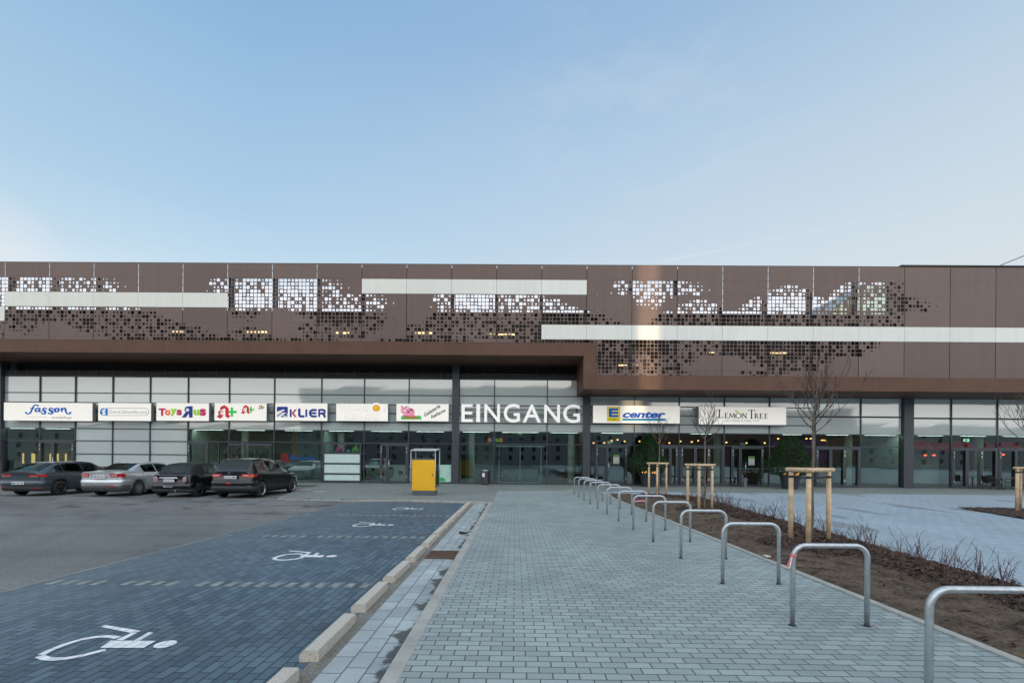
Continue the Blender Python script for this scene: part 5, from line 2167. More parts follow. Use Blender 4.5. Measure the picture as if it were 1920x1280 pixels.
def bush(px, py, h, r, zlow, seed, lab1, lab2, lab3):
    g = random.Random(seed)
    p = on_z(px, py, 0.0)
    po = thing('plant_pot', lab1, 'plant pot', (p.x, p.y, 0))
    MB().lathe([(.40, 0), (.41, .02), (.53, .70), (.585, .71), (.585, .83), (.53, .83), (.52, .74)], (p.x, p.y, 0), 'z', 28).build('pot', M_pot, po, smooth=False)
    MB().cyl((p.x, p.y), .52, .72, .77, 24).build('soil', M_earth, po)
    bu = thing('evergreen_bush', lab2, 'bush', (p.x, p.y, .77))
    MB().tube([(p.x, p.y, .7), (p.x + .02, p.y, zlow + h * .7)], [.04, .012], 7).build('trunk', mat('bush stem', (0.06, 0.04, 0.03), .9), bu)
    b = MB()
    lobes = [(g.uniform(0, 6.28), g.uniform(0, 1), g.uniform(.75, 1.15)) for _ in range(26)]
    n = 0
    while n < 9500:
        t = g.random() ** 1.15
        z = zlow + h * t
        an = g.uniform(0, 6.28)
        prof = r * ((.45 + .55 * t / .32) if t < .32 else (1 - (t - .32) / .68) ** .85)
        lob = max(0.0, max(math.cos(an - la) * (1 - abs(t - lt) * 5) for la, lt, ls in lobes))
        R_ = prof * (.68 + .50 * lob) * g.uniform(.35, 1.0) ** .45
        if g.random() < .10:
            R_ *= g.uniform(1.08, 1.32)
        x = p.x + R_ * math.cos(an); y = p.y + R_ * math.sin(an)
        s = g.uniform(.03, .06)
        m = Matrix.Rotation(g.uniform(0, 6.28), 3, 'Z') @ Matrix.Rotation(g.uniform(-1.1, 1.1), 3, 'X') @ Matrix.Rotation(g.uniform(-1.1, 1.1), 3, 'Y')
        q = [Vector((x, y, z)) + m @ Vector(v) for v in ((-s, 0, 0), (0, -s * .45, .004), (s, 0, 0), (0, s * .45, .004))]
        b.quad(*q)
        n += 1
    b.build('foliage', M_leafd, bu, fix=False)
    li = MB()
    pts = [Vector((p.x + (.44 + .08 * math.sin(k * 3.1)) * math.cos(3.4 + k * .16), p.y + (.50) * math.sin(3.4 + k * .16), .87 + .05 * math.sin(k * 1.9))) for k in range(17)]
    li.tube(smooth_path(pts, 3), .006, 5)
    lo_ = thing('string_light', lab3, 'string light', (p.x, p.y, .85))
    li.build('wire', M_under, lo_)
    b = MB()
    for q in pts:
        b.ball(q + Vector((0, -.02, .012)), .016, 6)
    b.build('bulb', M_fairy, lo_)


bush(1216, 911.5, 2.45, .84, .84, 3, 'dark plant pot behind the far staked tree, by the first restaurant door', 'dark conical evergreen bush standing behind the far staked tree', 'warm string light lying in the pot behind the far staked tree')
bush(1481, 916, 2.35, 1.0, .84, 4, 'dark blue grey plant pot beside the second restaurant door, behind the near tree', 'dark conical evergreen bush beside the second restaurant door', 'warm string light lying in the pot beside the second restaurant door')

# ------------------------------------------------------------------ bicycle hoops
M_galv = mat('galvanised tube', (0.48, 0.51, 0.53), 0.36, 0.75, var=0.16, scale=22.0, bump=0.06, bscale=40)
hoop = None
HO = [4.58 + 1.535 * (k - 1) for k in range(13)]
names = ['first', 'second', 'third', 'fourth', 'fifth', 'sixth', 'seventh', 'eighth', 'ninth', 'tenth', 'eleventh', 'twelfth', 'thirteenth']
for k, y in enumerate(HO):
    x = 2.79 if k else 2.76
    lb = 'galvanised steel bicycle hoop, %s in the row counting from the camera' % names[k]
    if k == 1:
        lb = 'galvanised steel bicycle hoop with a strip of red and white tape tied on it'
    if k == 12:
        lb = 'galvanised steel bicycle hoop at the far end of the row, closest to the entrance'
    if hoop is None:
        hoop = thing('bicycle_hoop', lb, 'bike rack', (x, y, 0), 'bicycle hoops along the planting bed')
        w, h, r = .745, .80, .125
        pts = [(x, y, -.02), (x, y, h - r)]
        pts += [(x + r - r * math.cos(a), y, h - r + r * math.sin(a)) for a in [math.pi / 2 * q / 8 for q in range(1, 9)]]
        pts += [(x + w - r + r * math.sin(a), y, h - r + r * math.cos(a)) for a in [math.pi / 2 * q / 8 for q in range(0, 9)]]
        pts += [(x + w, y, -.02)]
        MB().tube(pts, .024, 16).build('tube', M_galv, hoop, smooth=True)
        b = MB()
        b.lathe([(.024, .003), (.035, .0025), (.036, .001)], (x, y, 0), 'z', 16)
        b.build('foot_joint', M_pit, hoop)
        b = MB()
        b.lathe([(.024, .003), (.035, .0025), (.036, .001)], (x + w, y, 0), 'z', 16)
        b.build('foot_joint', M_pit, hoop)
    else:
        dup(hoop, (x, y, 0), rnd.uniform(-.015, .015), lb)
# barrier tape on the second hoop and a scrap on the soil
M_tape = mat('red white tape', (0.55, 0.16, 0.18), 0.5, var=0.1)
M_tapew = mat('tape white', (0.75, 0.62, 0.62), 0.5, var=0.1)
tp = thing('barrier_tape', 'short strip of red and white barrier tape tied round a bicycle hoop', 'tape', (2.79, HO[1], .68))
b = MB()
b.lathe([(.027, -.018), (.030, -.008), (.031, .006), (.027, .018)], (2.79, HO[1], .70), 'z', 14)
for (dx, s) in ((-.02, 1),):
    Pp = [Vector((2.79 - .027 + dx * q, HO[1] - .03 - .004 * q, .70 - .036 * q + .006 * math.sin(q * 2))) for q in range(4)]
    for a_, c_ in zip(Pp, Pp[1:]):
        b.quad(a_ + Vector((-.010, 0, 0)), a_ + Vector((.010, 0, .004)), c_ + Vector((.012, 0, .004)), c_ + Vector((-.009, 0, 0)))
b.build('strip', M_tape, tp, fix=False)
b = MB()
Pp = [Vector((2.79 - .035 - .006 * q, HO[1] - .035, .69 - .035 * q)) for q in range(4)]
for a_, c_ in zip(Pp, Pp[1:]):
    b.quad(a_ + Vector((-.008, 0, 0)), a_ + Vector((.008, 0, .004)), c_ + Vector((.008, 0, .004)), c_ + Vector((-.008, 0, 0)))
b.build('end', M_tapew, tp, fix=False)
b = MB()
p = on_z(1203, 942, 0.05)
Pp = smooth_path([p + Vector((-.26, .02, .04)), p + Vector((-.12, -.03, .05)), p + Vector((0, .03, .06)), p + Vector((.13, -.02, .05)), p + Vector((.24, .03, .05))], 4)
for a_, c_ in zip(Pp, Pp[1:]):
    b.quad(a_ + Vector((0, -.035, .0)), a_ + Vector((0, .035, .03)), c_ + Vector((0, .035, .03)), c_ + Vector((0, -.035, .0)))
tag(b.build('tape_scrap', mat('pink tape', (0.75, 0.25, 0.33), .5), fix=False), 'loose scrap of pinkish red tape lying on the soil', 'tape')
p = on_z(1439, 1042, 0.05)
b = MB()
b.box(p.x - .05, p.x + .04, p.y - .05, p.y + .05, 0.035, 0.06)
b.box(p.x - .03, p.x + .05, p.y + .055, p.y + .10, 0.035, 0.055)
tag(b.build('stone_chip', mat('pale stone', (0.5, 0.47, 0.38), .8), bevel=.01), 'pale broken stone lying on the soil beside the bicycle hoops', 'stone')

# ------------------------------------------------------------------ trees with stake frames
M_bark = mat('young bark', (0.140, 0.110, 0.088), 0.85, var=0.4, scale=18.0, bump=0.5, bscale=50)
M_twig = mat('twig bark', (0.090, 0.062, 0.050), 0.8, var=0.25, scale=6.0)
M_stake = mat('pale debarked timber', (0.58, 0.42, 0.26), 0.75, var=0.22, scale=10.0, bump=0.3, bscale=25)
M_strap = mat('black strap', (0.012, 0.012, 0.012), 0.6)


def bare_tree(x, y, zs, ztop, spread, seed, label, lean=0.0, r0=.034, nb=9):
    g = random.Random(seed)
    t = thing('bare_tree', label, 'tree', (x, y, 0.05), 'young bare trees held by stakes')
    tr, cr = MB(), MB()
    k = 9
    path = [Vector((x + lean * q / k + .007 * math.sin(q * 1.3 + seed), y + .008 * math.cos(q * 1.7 + seed), .0 + zs * q / k)) for q in range(k + 1)]
    tr.tube(smooth_path(path, 2), [r0 * (1 - .35 * q / (2 * k)) for q in range(2 * k + 1)], 10)
    top = path[-1]
    # leader
    lead = [top.copy()]
    d = Vector((lean * .3 + .02, 0, 1)).normalized()
    n = 7
    for q in range(n):
        d = (d + Vector((g.uniform(-.12, .14), g.uniform(-.12, .12), .12))).normalized()
        lead.append(lead[-1] + d * (ztop - zs) / n)
    tr.tube(smooth_path(lead, 2), [r0 * .62 * (1 - .93 * q / (2 * n)) for q in range(2 * n + 1)], 7)

    def limb(o, d, L, r, lev):
        pts = [o.copy()]
        n_ = 6 if lev == 0 else 4
        for q in range(n_):
            up = .15 if lev == 0 else .10
            d = (d + Vector((g.uniform(-.13, .13), g.uniform(-.13, .13), up + g.uniform(-.06, .10)))).normalized()
            pts.append(pts[-1] + d * L / n_)
            if lev < 2 and q >= 1 and g.random() < (.9 if lev == 0 else .6):
                side = Vector((g.uniform(-1, 1), g.uniform(-1, 1), g.uniform(.1, .6))).normalized()
                nd_ = (d * .75 + side * .55).normalized()
                limb(pts[-1], nd_, L * g.uniform(.28, .52), r * .55, lev + 1)
        m = len(pts)
        Q = smooth_path(pts, 2)
        cr.tube(Q, [max(.0048, r * (1 - .85 * i / (len(Q) - 1))) for i in range(len(Q))], 6 if lev == 0 else 4)
    for q in range(nb):
        f = q / nb
        o = lead[0].lerp(lead[min(n, 3)], f * .9) if q else top - Vector((0, 0, .03))
        an = q * 2.4 + g.uniform(-.3, .3)
        el = .5 + .55 * f + g.uniform(-.1, .1)
        d = Vector((math.cos(an) * math.cos(el), math.sin(an) * math.cos(el) * .9, math.sin(el)))
        L = spread * g.uniform(.8, 1.15) * (1.15 - .35 * f)
        limb(o, d, L, r0 * .36, 0)
    for q in range(7):
        o = lead[3].lerp(lead[6], q / 7)
        an = q * 2.4 + 1
        d = Vector((math.cos(an) * .5, math.sin(an) * .5, .8)).normalized()
        limb(o, d, spread * .45 * g.uniform(.7, 1.1), r0 * .14, 1)
    tr.build('trunk', M_bark, t, smooth=True, fix=False)
    cr.build('crown', M_twig, t, smooth=True, fix=False)


def stake_frame(pts, zt, tx, ty, label):
    """pts: three (x, y) stakes; half-round rails on top"""
    t = thing('tree_stakes', label, 'tree support', (sum(p[0] for p in pts) / 3, sum(p[1] for p in pts) / 3, 0.0), 'timber stake frames round the trees')
    for i, (x, y) in enumerate(pts):
        MB().tube([(x, y, .0), (x + rnd.uniform(-.006, .006), y, .7), (x, y, zt - .06)], [.046, .044, .043], 12).build('stake', M_stake, t, smooth=True)
    for i in range(3):
        a = Vector((*pts[i], zt - .025)); c = Vector((*pts[(i + 1) % 3], zt - .025))
        u = (c - a).normalized()
        z_ = Vector((0, 0, .004 * (i - 1)))
        MB().tube([a - u * .10 + z_, c + u * .10 + z_], .040, 12).build('rail', M_stake, t, smooth=True)
    for i in range(3):
        a = Vector((*pts[i], zt - .16))
        b = MB()
        b.lathe([(.049, -.022), (.050, .022)], tuple(a), 'z', 14)
        c = Vector((tx, ty, zt - .19))
        u = (c - a)
        b.tube([a + u.normalized() * .045, c - u.normalized() * .03], .018, 6, flat=.4)
        b.build('strap', M_strap, t)


def stakes_at(pxs, zt):
    return [(on_z(px, py, .05).x, on_z(px, py, .05).y) for px, py in pxs]


def set3(cx, cy, r, rot):
    return [(cx + r * math.cos(rot + k * 2 * math.pi / 3), cy + r * math.sin(rot + k * 2 * math.pi / 3)) for k in range(3)]


T1 = (5.80, 8.95)
bare_tree(T1[0], T1[1], 2.22, 3.95, .76, 11, 'young bare tree in front, with the widest crown, held between three stakes', lean=.03, r0=.036, nb=14)
stake_frame([(5.48, 9.08), (5.52, 8.60), (6.18, 9.02)], 1.50, T1[0], T1[1], 'timber stake frame round the tree in front, nearest the camera')
T2 = (6.13, 14.75)
bare_tree(T2[0], T2[1], 2.25, 3.85, .62, 23, 'slim young bare tree before the leaf sign, middle one of the row', lean=-.01, r0=.036, nb=9)
stake_frame([(5.62, 14.85), (5.82, 14.45), (6.36, 14.75)], 1.52, T2[0], T2[1], 'timber stake frame round the middle tree of the row')
T3 = (6.42, 20.35)
bare_tree(T3[0], T3[1], 2.25, 3.85, .72, 35, 'young bare tree at the far end of the bed, before the yellow and blue sign', lean=.0, r0=.036, nb=9)
stake_frame([(6.02, 20.5), (6.26, 20.1), (6.76, 20.4)], 1.52, T3[0], T3[1], 'timber stake frame at the far end of the planting bed')
p = on_z(1905, 957, 0.04)
T4 = (p.x + .50, p.y + .1)
bare_tree(T4[0], T4[1], 2.2, 4.6, 1.05, 47, 'bare tree in the separate triangular bed on the pale plaza', lean=.0, r0=.040, nb=12)
stake_frame([(p.x + .03, p.y), (p.x + .6, p.y + .42), (p.x + .82, p.y - .3)], 1.50, T4[0], T4[1], 'timber stake frame in the separate triangular bed on the pale plaza')

# ------------------------------------------------------------------ twiggy shrubs along the bed
M_shrub = mat('purple brown twigs', (0.105, 0.062, 0.065), 0.75, var=0.35, scale=4.0)


def shrub_mesh(seed):
    g = random.Random(seed)
    b = MB()
    for s in range(g.randint(7, 12)):
        an = g.uniform(0, 6.28)
        el = g.uniform(.85, 1.45)
        d = Vector((math.cos(an) * math.cos(el), math.sin(an) * math.cos(el), math.sin(el)))
        o = Vector((g.uniform(-.04, .04), g.uniform(-.04, .04), -.03))
        L = g.uniform(.22, .44)
        pts = [o]
        for q in range(4):
            d = (d + Vector((g.uniform(-.16, .16), g.uniform(-.16, .16), .06))).normalized()
            pts.append(pts[-1] + d * L / 4)
            if q >= 1 and g.random() < .55:
                dd = (d + Vector((g.uniform(-.8, .8), g.uniform(-.8, .8), .2))).normalized()
                e = pts[-1] + dd * L * g.uniform(.18, .34)
                b.tube([pts[-1], pts[-1].lerp(e, .5) + Vector((0, 0, .008)), e], [.0026, .0022, .0012], 4)
        b.tube(pts, [.0040, .0034, .0028, .0022, .0012], 5)
    return b


protos = []
for k in range(6):
    o = shrub_mesh(100 + k).build('bare_shrub', M_shrub, None, smooth=True, fix=False)
    tag(o, 'low leafless twiggy shrub planted in the bark mulch beside the pale plaza', 'shrub', 'leafless shrubs in the planting bed')
    protos.append(o)
spots = []
y = 5.0
while y < 20.6:
    off = .22 + rnd.uniform(-.05, .08)
    spots.append((xr(min(y, 19)) - off, y))
    if rnd.random() < .5:
        spots.append((xr(min(y, 19)) - off - rnd.uniform(.22, .40), y + rnd.uniform(-.1, .1)))
    y += rnd.uniform(.17, .42)
i = 0
for (x, y) in spots:
    if any(math.hypot(x - a, y - c) < .22 for a, c in (T1, T2, T3)) or not in_bed(x, y):
        continue
    if i < len(protos):
        o = protos[i]
    else:
        o = protos[i % len(protos)].copy()
        COL.objects.link(o)
    o.location = (x, y, mh(x, y) - .0)
    o.rotation_euler = (0, 0, rnd.uniform(0, 6.28))
    s = rnd.choice((.55, .7, .85, .95, 1.05, 1.2, 1.3)) * rnd.uniform(.92, 1.08)
    o.scale = (s, s, s * rnd.uniform(.85, 1.1))
    i += 1

# ------------------------------------------------------------------ cafe furniture by the far right doors
M_wick = mat('dark wicker', (0.020, 0.018, 0.018), 0.7)


def chair(px, y, rz, label):
    x = fx(px, y, 905)
    t = thing('cafe_chair', label, 'chair', (x, y, 0), 'cafe chairs by the glass doors')
    b = MB(); b.box(x - .25, x + .25, y - .24, y + .24, .40, .45); b.build('seat', M_wick, t, bevel=.02)
    b = MB()
    b.add([(x - .26, y + .22, .45), (x + .26, y + .22, .45), (x + .28, y + .30, .84), (x - .28, y + .30, .84), (x - .26, y + .25, .45), (x + .26, y + .25, .45), (x + .28, y + .33, .84), (x - .28, y + .33, .84)], [(0, 3, 2, 1), (4, 5, 6, 7), (0, 1, 5, 4), (1, 2, 6, 5), (2, 3, 7, 6), (3, 0, 4, 7)])
    b.build('backrest', M_wick, t)
    for sx in (-1, 1):
        for sy in (-1, 1):
            MB().tube([(x + sx * .22, y + sy * .21, .40), (x + sx * .25, y + sy * .24, 0)], .014, 6).build('leg', M_wick, t)
        MB().tube([(x + sx * .27, y - .22, .45), (x + sx * .28, y - .20, .64), (x + sx * .28, y + .28, .66)], .018, 6).build('armrest', M_wick, t)
    t.rotation_euler = (0, 0, rz)


def table(px, y, label):
    x = fx(px, y, 905)
    t = thing('cafe_table', label, 'table', (x, y, 0), 'cafe tables by the glass doors')
    MB().box(x - .36, x + .36, y - .36, y + .36, .71, .74).build('table_top', mat('table top', (0.09, 0.085, 0.08), .4), t, bevel=.008)
    MB().tube([(x, y, .71), (x, y, .03)], .03, 10).build('column', M_wick, t)
    b = MB(); b.box(x - .25, x + .25, y - .03, y + .03, 0, .03); b.box(x - .03, x + .03, y - .25, y - .031, 0, .03); b.box(x - .03, x + .03, y + .031, y + .25, 0, .03)
    b.build('foot', M_wick, t)


table(1878, 28.6, 'small dark cafe table closest to the triangular bed tree stakes, outside the glass doors')
chair(1857, 28.5, R(80), 'dark wicker cafe chair farthest from the staked tree of the triangular bed')
chair(1899, 28.7, R(-85), 'dark wicker cafe chair between two small tables outside the glass doors')
table(1912, 28.3, 'small dark cafe table seen behind the stake of the triangular bed')

# overhead wire at the far right
a = on_y(1862, 503, 40); c = on_y(1935, 472, 30)
d = c + (c - a) * .9
tag(MB().tube([a, a.lerp(d, .5) + Vector((0, 0, -.05)), d], .03, 6).build('overhead_cable', M_strap), 'thin dark overhead cable rising from the roof edge into the sky', 'cable')

# ------------------------------------------------------------------ things inside the shops
M_pend = mat('warm pendant glow', (0.9, 0.6, 0.3), 0.5, emit=(1.0, 0.40, 0.12), es=2.2)
M_cord = mat('pendant cord', (0.01, 0.01, 0.01), .7)
pend = None
plist = [(1113, 829, 34), (1133, 829, 33), (1147, 825, 31.5), (1158, 823, 31.5), (1171, 826, 34), (1199, 826, 34.5), (1237, 827, 33), (1255, 829, 32), (1276, 826, 34), (1297, 827, 32), (1309, 825, 36), (1362, 828, 32), (1400, 829, 34), (1434, 829, 32), (1459, 821, 31.5), (1512, 821, 34), (1520, 821, 34), (1541, 824, 36), (1545, 824, 37)]
for px, py, Y in plist:
    v = on_y(px, py, Y)
    if pend is None:
        pend = thing('pendant_lamp', 'small warm glowing pendant lamp behind the restaurant glass', 'lamp', tuple(v), 'warm pendant lamps in the restaurant')
        MB().lathe([(.012, .10), (.05, .06), (.085, -.01)], tuple(v), 'z', 12).build('lamp_shade', mat('lamp shade copper', (0.3, 0.12, 0.04), .4, .6), pend, smooth=True)
        MB().ball(v + Vector((0, 0, -.02)), .065, 10).build('bulb', M_pend, pend, smooth=True)
        MB().tube([v + Vector((0, 0, .10)), v + Vector((0, 0, .42))], .006, 5).build('cord', M_cord, pend)
    else:
        dup(pend, tuple(v))
M_redshade = mat('red lamp shade', (0.40, 0.012, 0.04), 0.7, emit=(0.8, 0.02, 0.08), es=0.04)
redl = None
reds = [(1722, 33.0, 1.5, 'big red round lamp shade nearest the column, behind the cafe glass'), (1768, 35.5, 1.35, 'big red round lamp shade second from the column, deeper behind the cafe glass'), (1800, 33.0, 1.5, 'big red round lamp shade beside the green exit sign behind the cafe glass'), (1846, 35.5, 1.35, 'big red round lamp shade above the folding cafe doors'), (1886, 33.2, 1.5, 'big red round lamp shade above the cafe tables at the picture edge')]
for px, Y, r, lb in reds:
    v = on_y(px, 834, Y)
    t = thing('lamp_shade_pendant', lb, 'lamp', (v.x, Y, 2.62), 'big red lamp shades in the cafe')
    MB().lathe([(r * .55 * math.cos(a), .60 * math.sin(a) + .0) for a in [math.pi / 2 * k / 8 for k in range(9)]], (v.x, Y, 2.60), 'z', 28).build('dome', M_redshade, t, smooth=True)
    MB().tube([(v.x, Y, 3.2), (v.x, Y, 3.42)], .012, 6).build('cord', M_cord, t)
for px, py, Y in ((1735, 853, 34), (1751, 853, 33.5), (1881, 852, 33)):
    v = on_y(px, py, Y)
    t = thing('red_lamp', 'small glowing red lamp hanging deep inside the cafe', 'lamp', tuple(v), 'small red lamps in the cafe')
    MB().ball(v, .10, 12, .6).build('shade', mat('red glow', (0.8, 0.05, 0.03), .5, emit=(1.0, 0.10, 0.05), es=1.6), t, smooth=True)
    MB().tube([v + Vector((0, 0, .06)), v + Vector((0, 0, 3.40 - v.z))], .006, 5).build('cord', M_cord, t)
# glowing strips added to stand for warm reflections in the cleaner's glass
for i, (px, lb) in enumerate(((44, 'glowing strip added as a warm reflection in the cleaner shop, first from the dark column'), (63, 'glowing strip added as a warm reflection in the cleaner shop, second from the dark column'), (95, 'glowing strip added as a warm reflection in the cleaner shop, behind the door leaf by the column'), (109, 'glowing strip added as a warm reflection in the cleaner shop, behind the middle of the door'), (124, 'glowing strip added as a warm reflection in the cleaner shop, closest to the pale panels'))):
    v = on_y(px, 866, 33.6)
    t = thing('reflection_strip', lb, 'lamp', (v.x, 33.6, 1.1))
    MB().box(v.x - (.12 if i == 1 else .05), v.x + (.12 if i == 1 else .05), 33.55, 33.6, 1.0, 1.75).build('lamp_shade', mat('warm reflection glow', (0.8, 0.5, 0.2), .5, emit=(1.0, 0.58, 0.2), es=.42), t)  # added strip that stands for a warm reflection, not a lamp shade
    MB().box(v.x - .03, v.x + .03, 33.56, 33.6, .013, .998).build('added_strip_stand', M_cord, t)
# lit exit signs
for px, py, Y, lb in ((976, 812.5, 31.0, 'pale hanging exit sign behind the entrance glass'), (1812.5, 825, 31.0, 'green lit exit sign behind the cafe glass'), (1144, 829, 30.2, 'pale small exit sign above the first restaurant door'), (1393.5, 832, 30.2, 'pale small exit sign above the second restaurant door')):
    v = on_y(px, py, Y)
    green = 'green lit' in lb
    t = thing('exit_sign', lb, 'exit sign', tuple(v))
    MB().box(v.x - .18, v.x + .18, Y, Y + .05, v.z - .09, v.z + .09).build('panel', mat('exit panel green', (0.2, 0.55, 0.3), .5, emit=(0.5, 1.0, 0.65), es=.5) if green else mat('exit panel pale', (0.45, 0.55, 0.5), .5), t)
    if green:
        MB().box(v.x - .09, v.x + .02, Y - .006, Y - .001, v.z - .06, v.z + .06).build('symbol', mat('exit symbol', (0.03, 0.25, 0.1), .5), t)
    MB().tube([(v.x, Y + .02, v.z + .09), (v.x, Y + .02, 3.42)], .01, 5).build('rod', M_cord, t)
# purple lit bar front
M_purp = mat('purple lit panel', (0.12, 0.03, 0.28), .5, emit=(0.22, 0.04, 0.55), es=0.02)
b = MB()
for (p0, p1, z0, z1, Y) in ((1446, 1500, 2.85, 3.2, 37.0), (1501, 1524, 2.2, 3.3, 37.0), (1532, 1610, 2.72, 3.0, 37.0), (1532, 1610, 3.08, 3.3, 37.0), (1534, 1556, 1.7, 2.5, 37.0), (1562, 1600, 1.9, 2.3, 37.0), (1622, 1650, 1.5, 1.85, 33.8), (1614, 1626, 2.3, 3.2, 33.8)):
    b.box(fx(p0, Y), fx(p1, Y), Y, Y + .06, z0, z1)
b.build('lit_wall_panel', M_purp, bld)
bar = thing('bar_counter', 'long dark timber bar counter behind the restaurant glass', 'counter', (fx(1560, 34), 34, 0))
MB().box(fx(1240, 34), fx(1610, 34), 34, 34.6, .013, 1.05).build('body', M_wood, bar)
MB().box(fx(1236, 34), fx(1614, 34), 33.9, 34.7, 1.052, 1.10).build('counter_top', M_iwall2, bar)
# pale display inside the ice cream shop and the pharmacy
sh = thing('display_shelf', 'pale shelving unit with goods seen through the pharmacy glass', 'shelf', (fx(470, 33), 33, 0))
MB().box(fx(420, 33), fx(506, 33), 33.2, 33.5, .013, 2.4).build('back', M_iwall2, sh)
for z in (.5, .95, 1.4, 1.85):
    MB().box(fx(420, 33), fx(506, 33), 32.8, 33.19, z, z + .03).build('shelf', M_iwall2, sh)
b = MB()
for z in (.53, .98, 1.43, 1.88):
    x = fx(421, 33)
    while x < fx(505, 33) - .25:
        w = rnd.uniform(.08, .25); h = rnd.uniform(.12, .34)
        b.box(x, x + w, 32.85, 33.1, z, z + h)
        x += w + rnd.uniform(.01, .08)
b.build('boxes', mat('packaging', (0.30, 0.33, 0.32), .6, var=.9, scale=3.0), sh)
ct = thing('ice_counter', 'white ice cream counter with dark spots behind the parlour door', 'counter', (fx(740, 33), 33, 0))
MB().box(fx(690, 33), fx(800, 33), 32.6, 33.4, .013, 1.15).build('body', mat('counter white', (0.55, 0.56, 0.55), .4), ct, bevel=.03)
b = MB()
for px, z, r in ((700, .8, .14), (716, .45, .18), (733, .9, .12), (752, .6, .2), (770, .85, .13), (786, .4, .16)):
    x = fx(px, 32.6)
    b.prism([(x + r * math.cos(a * math.pi / 6), z + r * (.8 + .25 * math.sin(a * 1.7)) * math.sin(a * math.pi / 6)) for a in range(12)], 32.585, 32.599)
b.build('patch', BLACK, ct)
# frosted panel with grass picture next to the column
b = MB()
a = on_y(821, 903, YG - .06); c = on_y(846, 871, YG - .06)
b.box(a.x, c.x, YG - .065, YG - .05, a.z, c.z)
fr_ = b.build('frosted_panel', mat('mint film', (0.36, 0.55, 0.47), .35), bld)
b = MB()
w = (c.x - a.x) * .52
b.prism([(a.x, a.z + .05), (a.x + w, a.z + .05), (a.x + w, a.z + .2), (a.x + w * .8, a.z + .24), (a.x + w * .6, a.z + .32), (a.x + w * .4, a.z + .27), (a.x + w * .2, a.z + .34), (a.x, a.z + .27)], YG - .07, YG - .066)
b.build('grass_picture', colm('leaf green', (0.03, 0.25, 0.08)), fr_)
# bags in the ice cream window
for px, py, w, h, col, nm, lb, cat_ in ((635, 848, .46, .46, (0.55, 0.02, 0.14), 'gift_bag', 'crimson rounded bag in the little serving window', 'bag'), (667, 848, .50, .52, (0.22, 0.55, 0.04), 'gift_bag', 'bright green rounded bag in the little serving window', 'bag'),
                                        (621, 845, .30, .26, (0.03, 0.28, 0.32), 'toy_parcel', 'small teal parcel beside the crimson bag', 'parcel'), (654, 841, .34, .24, (0.04, 0.30, 0.36), 'toy_parcel', 'small teal parcel between the crimson and green bags', 'parcel')):
    v = on_y(px, py, 30.0)
    b = MB()
    b.lathe([(0, 0), (w * .48, .02), (w * .5, h * .3), (w * .34, h * .6), (w * .12, h * .85), (w * .06, h)], (v.x, 30.0, 1.97), 'z', 16)
    tag(b.build(nm, mat(nm + str(px), col, .5), smooth=True), lb, cat_)
MB().box(fx(607), fx(679), YG + .2, YG + .8, 1.90, 1.968).build('window_shelf', M_iwall2, bld)
for px, py, r, col, lb in ((694, 900, .18, (0.5, 0.10, 0.22), 'pink ball on the floor behind the parlour glass'), (706, 900, .18, (0.06, 0.22, 0.42), 'blue ball on the floor behind the parlour glass'), (686.5, 901, .13, (0.12, 0.30, 0.05), 'green ball on the floor behind the parlour glass')):
    v = on_y(px, py, 30.0)
    tag(MB().ball((v.x, 30.0, .012 + r), r, 16).build('play_ball', mat('ball' + str(px), col, .35), smooth=True), lb, 'ball')
par = thing('paper_parasol', 'pale blue umbrella standing behind the parlour glass', 'umbrella', (fx(702, 30.3), 30.3, 0))
MB().lathe([(.42, 1.05), (.36, 1.25), (.22, 1.38), (0, 1.44)], (fx(702, 30.3), 30.3, 0), 'z', 10).build('canopy', mat('parasol cloth', (0.25, 0.40, 0.46), .6), par)
MB().tube([(fx(702, 30.3), 30.3, .013), (fx(702, 30.3), 30.3, 1.43)], .012, 6).build('pole', M_hinge, par)

# ------------------------------------------------------------------ across the square, behind the camera (seen mirrored in the glass)
M_house = [mat('house plaster pale', (0.50, 0.48, 0.44), .9, var=.08), mat('house plaster grey', (0.30, 0.30, 0.29), .9, var=.08), mat('house brick', (0.22, 0.13, 0.09), .9, var=.15)]
M_win = mat('house window', (0.02, 0.022, 0.025), .15)
gapx = 8.4 + (YS + 100) * math.tan(SUN_AZ)  # gap and tall blocks shaped to pass one sun strip onto the facade
hs = [(-190, -120, 13, 0, 'pale'), (-118, -78, 12, 2, 'brick'), (-76, -20, 25.5, 1, 'grey'), (-20, gapx - .82, 26.5, 1, 'grey tall'), (gapx + .82, 47, 27, 0, 'pale tall'), (48, 118, 19.4, 2, 'brick low'), (120, 190, 14, 0, 'pale low')]
labs = ['long pale house across the square, far side', 'brick house across the square', 'grey office block across the square', 'tall grey block shaped to block the sun, beside the added gap across the square', 'tall pale block shaped to block the sun, beside the added gap across the square', 'low brick house across the square', 'low pale house across the square']
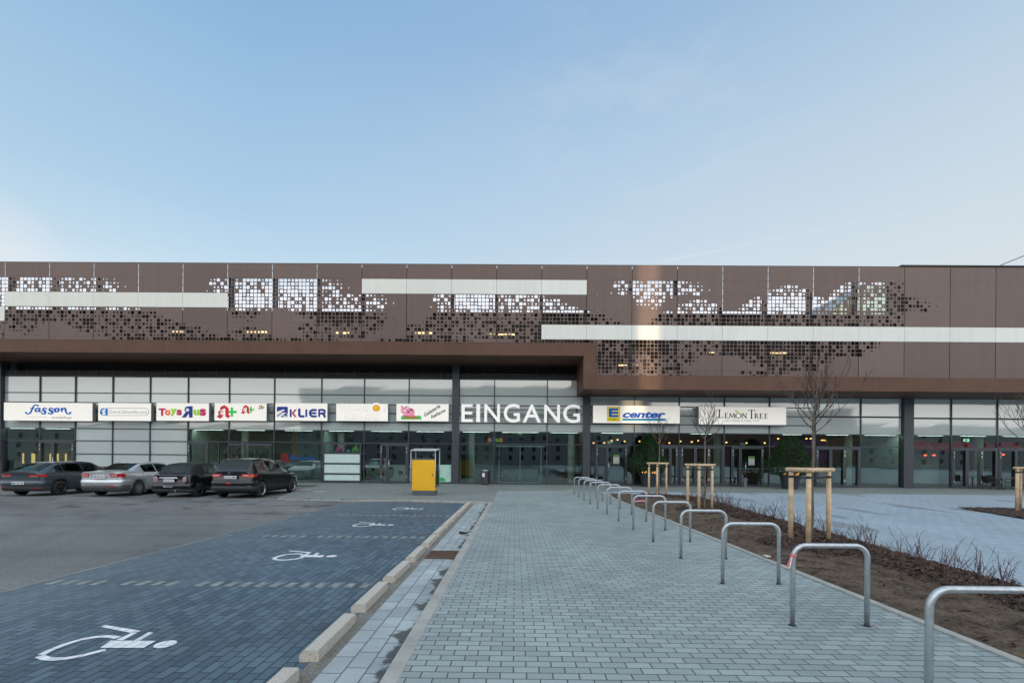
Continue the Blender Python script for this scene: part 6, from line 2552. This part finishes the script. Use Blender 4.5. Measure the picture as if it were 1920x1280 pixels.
for (x0, x1, h, mi, nm), lb in zip(hs, labs):
    t = thing('house', lb, 'house', ((x0 + x1) / 2, -106, 0))
    MB().box(x0, x1, -112, -100, -.1, h).build('wall', M_house[mi], t)
    MB().box(x0 - .2 if x0 != gapx + .82 else x0, x1 + .2 if abs(x1 - gapx + .82) > .01 else x1, -112.2, -99.8, h + .003, h + .4).build('roof', M_upper, t)
    proto = None
    nw = max(3, min(11, int((x1 - x0) / 4)))
    st = max(1, int(h / 3.3))
    cnt = 0
    for s in range(min(st, 8)):
        for q in range(nw):
            x = x0 + (x1 - x0) * (q + .5) / nw
            z = 1.2 + s * 3.2
            if proto is None:
                b = MB(); b.box(-.6, .6, -.06, .02, 0, 1.6)
                me = b.build('window', M_win, None)
                proto = me
                proto.parent = t
                o = proto
            else:
                o = proto.copy()
                COL.objects.link(o)
                o.parent = t
            o.location = (x - (x0 + x1) / 2, 6.0 + .03, z)
gap_block = thing('house', 'low block added in the sun gap across the square to trim the light strip', 'house', (gapx, -104, 0))  # unseen block added to cut off the sun strip's lower end
MB().box(gapx - .81, gapx + .81, -108, -100.2, -.1, 15.2).build('wall', M_house[2], gap_block)
M_leafb = mat('winter tree twigs', (0.06, 0.05, 0.045), .9)
for (x, y, s, lb) in ((-66, -72, 1.9, 'big bare tree across the square before the brick house'), (-48, -66, 2.2, 'big bare tree across the square before the grey block'), (40, -70, 2.0, 'big bare tree across the square before the pale block'), (84, -74, 2.1, 'big bare tree across the square before the low brick house')):
    g = random.Random(int(x * 7 + 1000))
    t = thing('street_tree', lb, 'tree', (x, y, 0))
    MB().tube([(x, y, -.1), (x, y, 2.2 * s)], [.16 * s, .1 * s], 8).build('trunk', M_bark, t)
    b = MB()

    def br(o, d, L, r, lev):
        e = o + d * L
        b.tube([o, o.lerp(e, .5) + Vector((g.uniform(-.1, .1), g.uniform(-.1, .1), .05)) * L * .3, e], [r, r * .8, r * .55], 4)
        if lev < 4:
            for _ in range(3):
                dd = (d + Vector((g.uniform(-.8, .8), g.uniform(-.8, .8), g.uniform(-.1, .6)))).normalized()
                br(o.lerp(e, g.uniform(.5, 1)), dd, L * .68, r * .55, lev + 1)
    for q in range(4):
        a = q * 1.6 + g.random()
        br(Vector((x, y, 2.1 * s)), Vector((math.cos(a) * .6, math.sin(a) * .6, .8)).normalized(), 1.6 * s, .07 * s, 0)
    b.build('crown', M_leafb, t, fix=False)
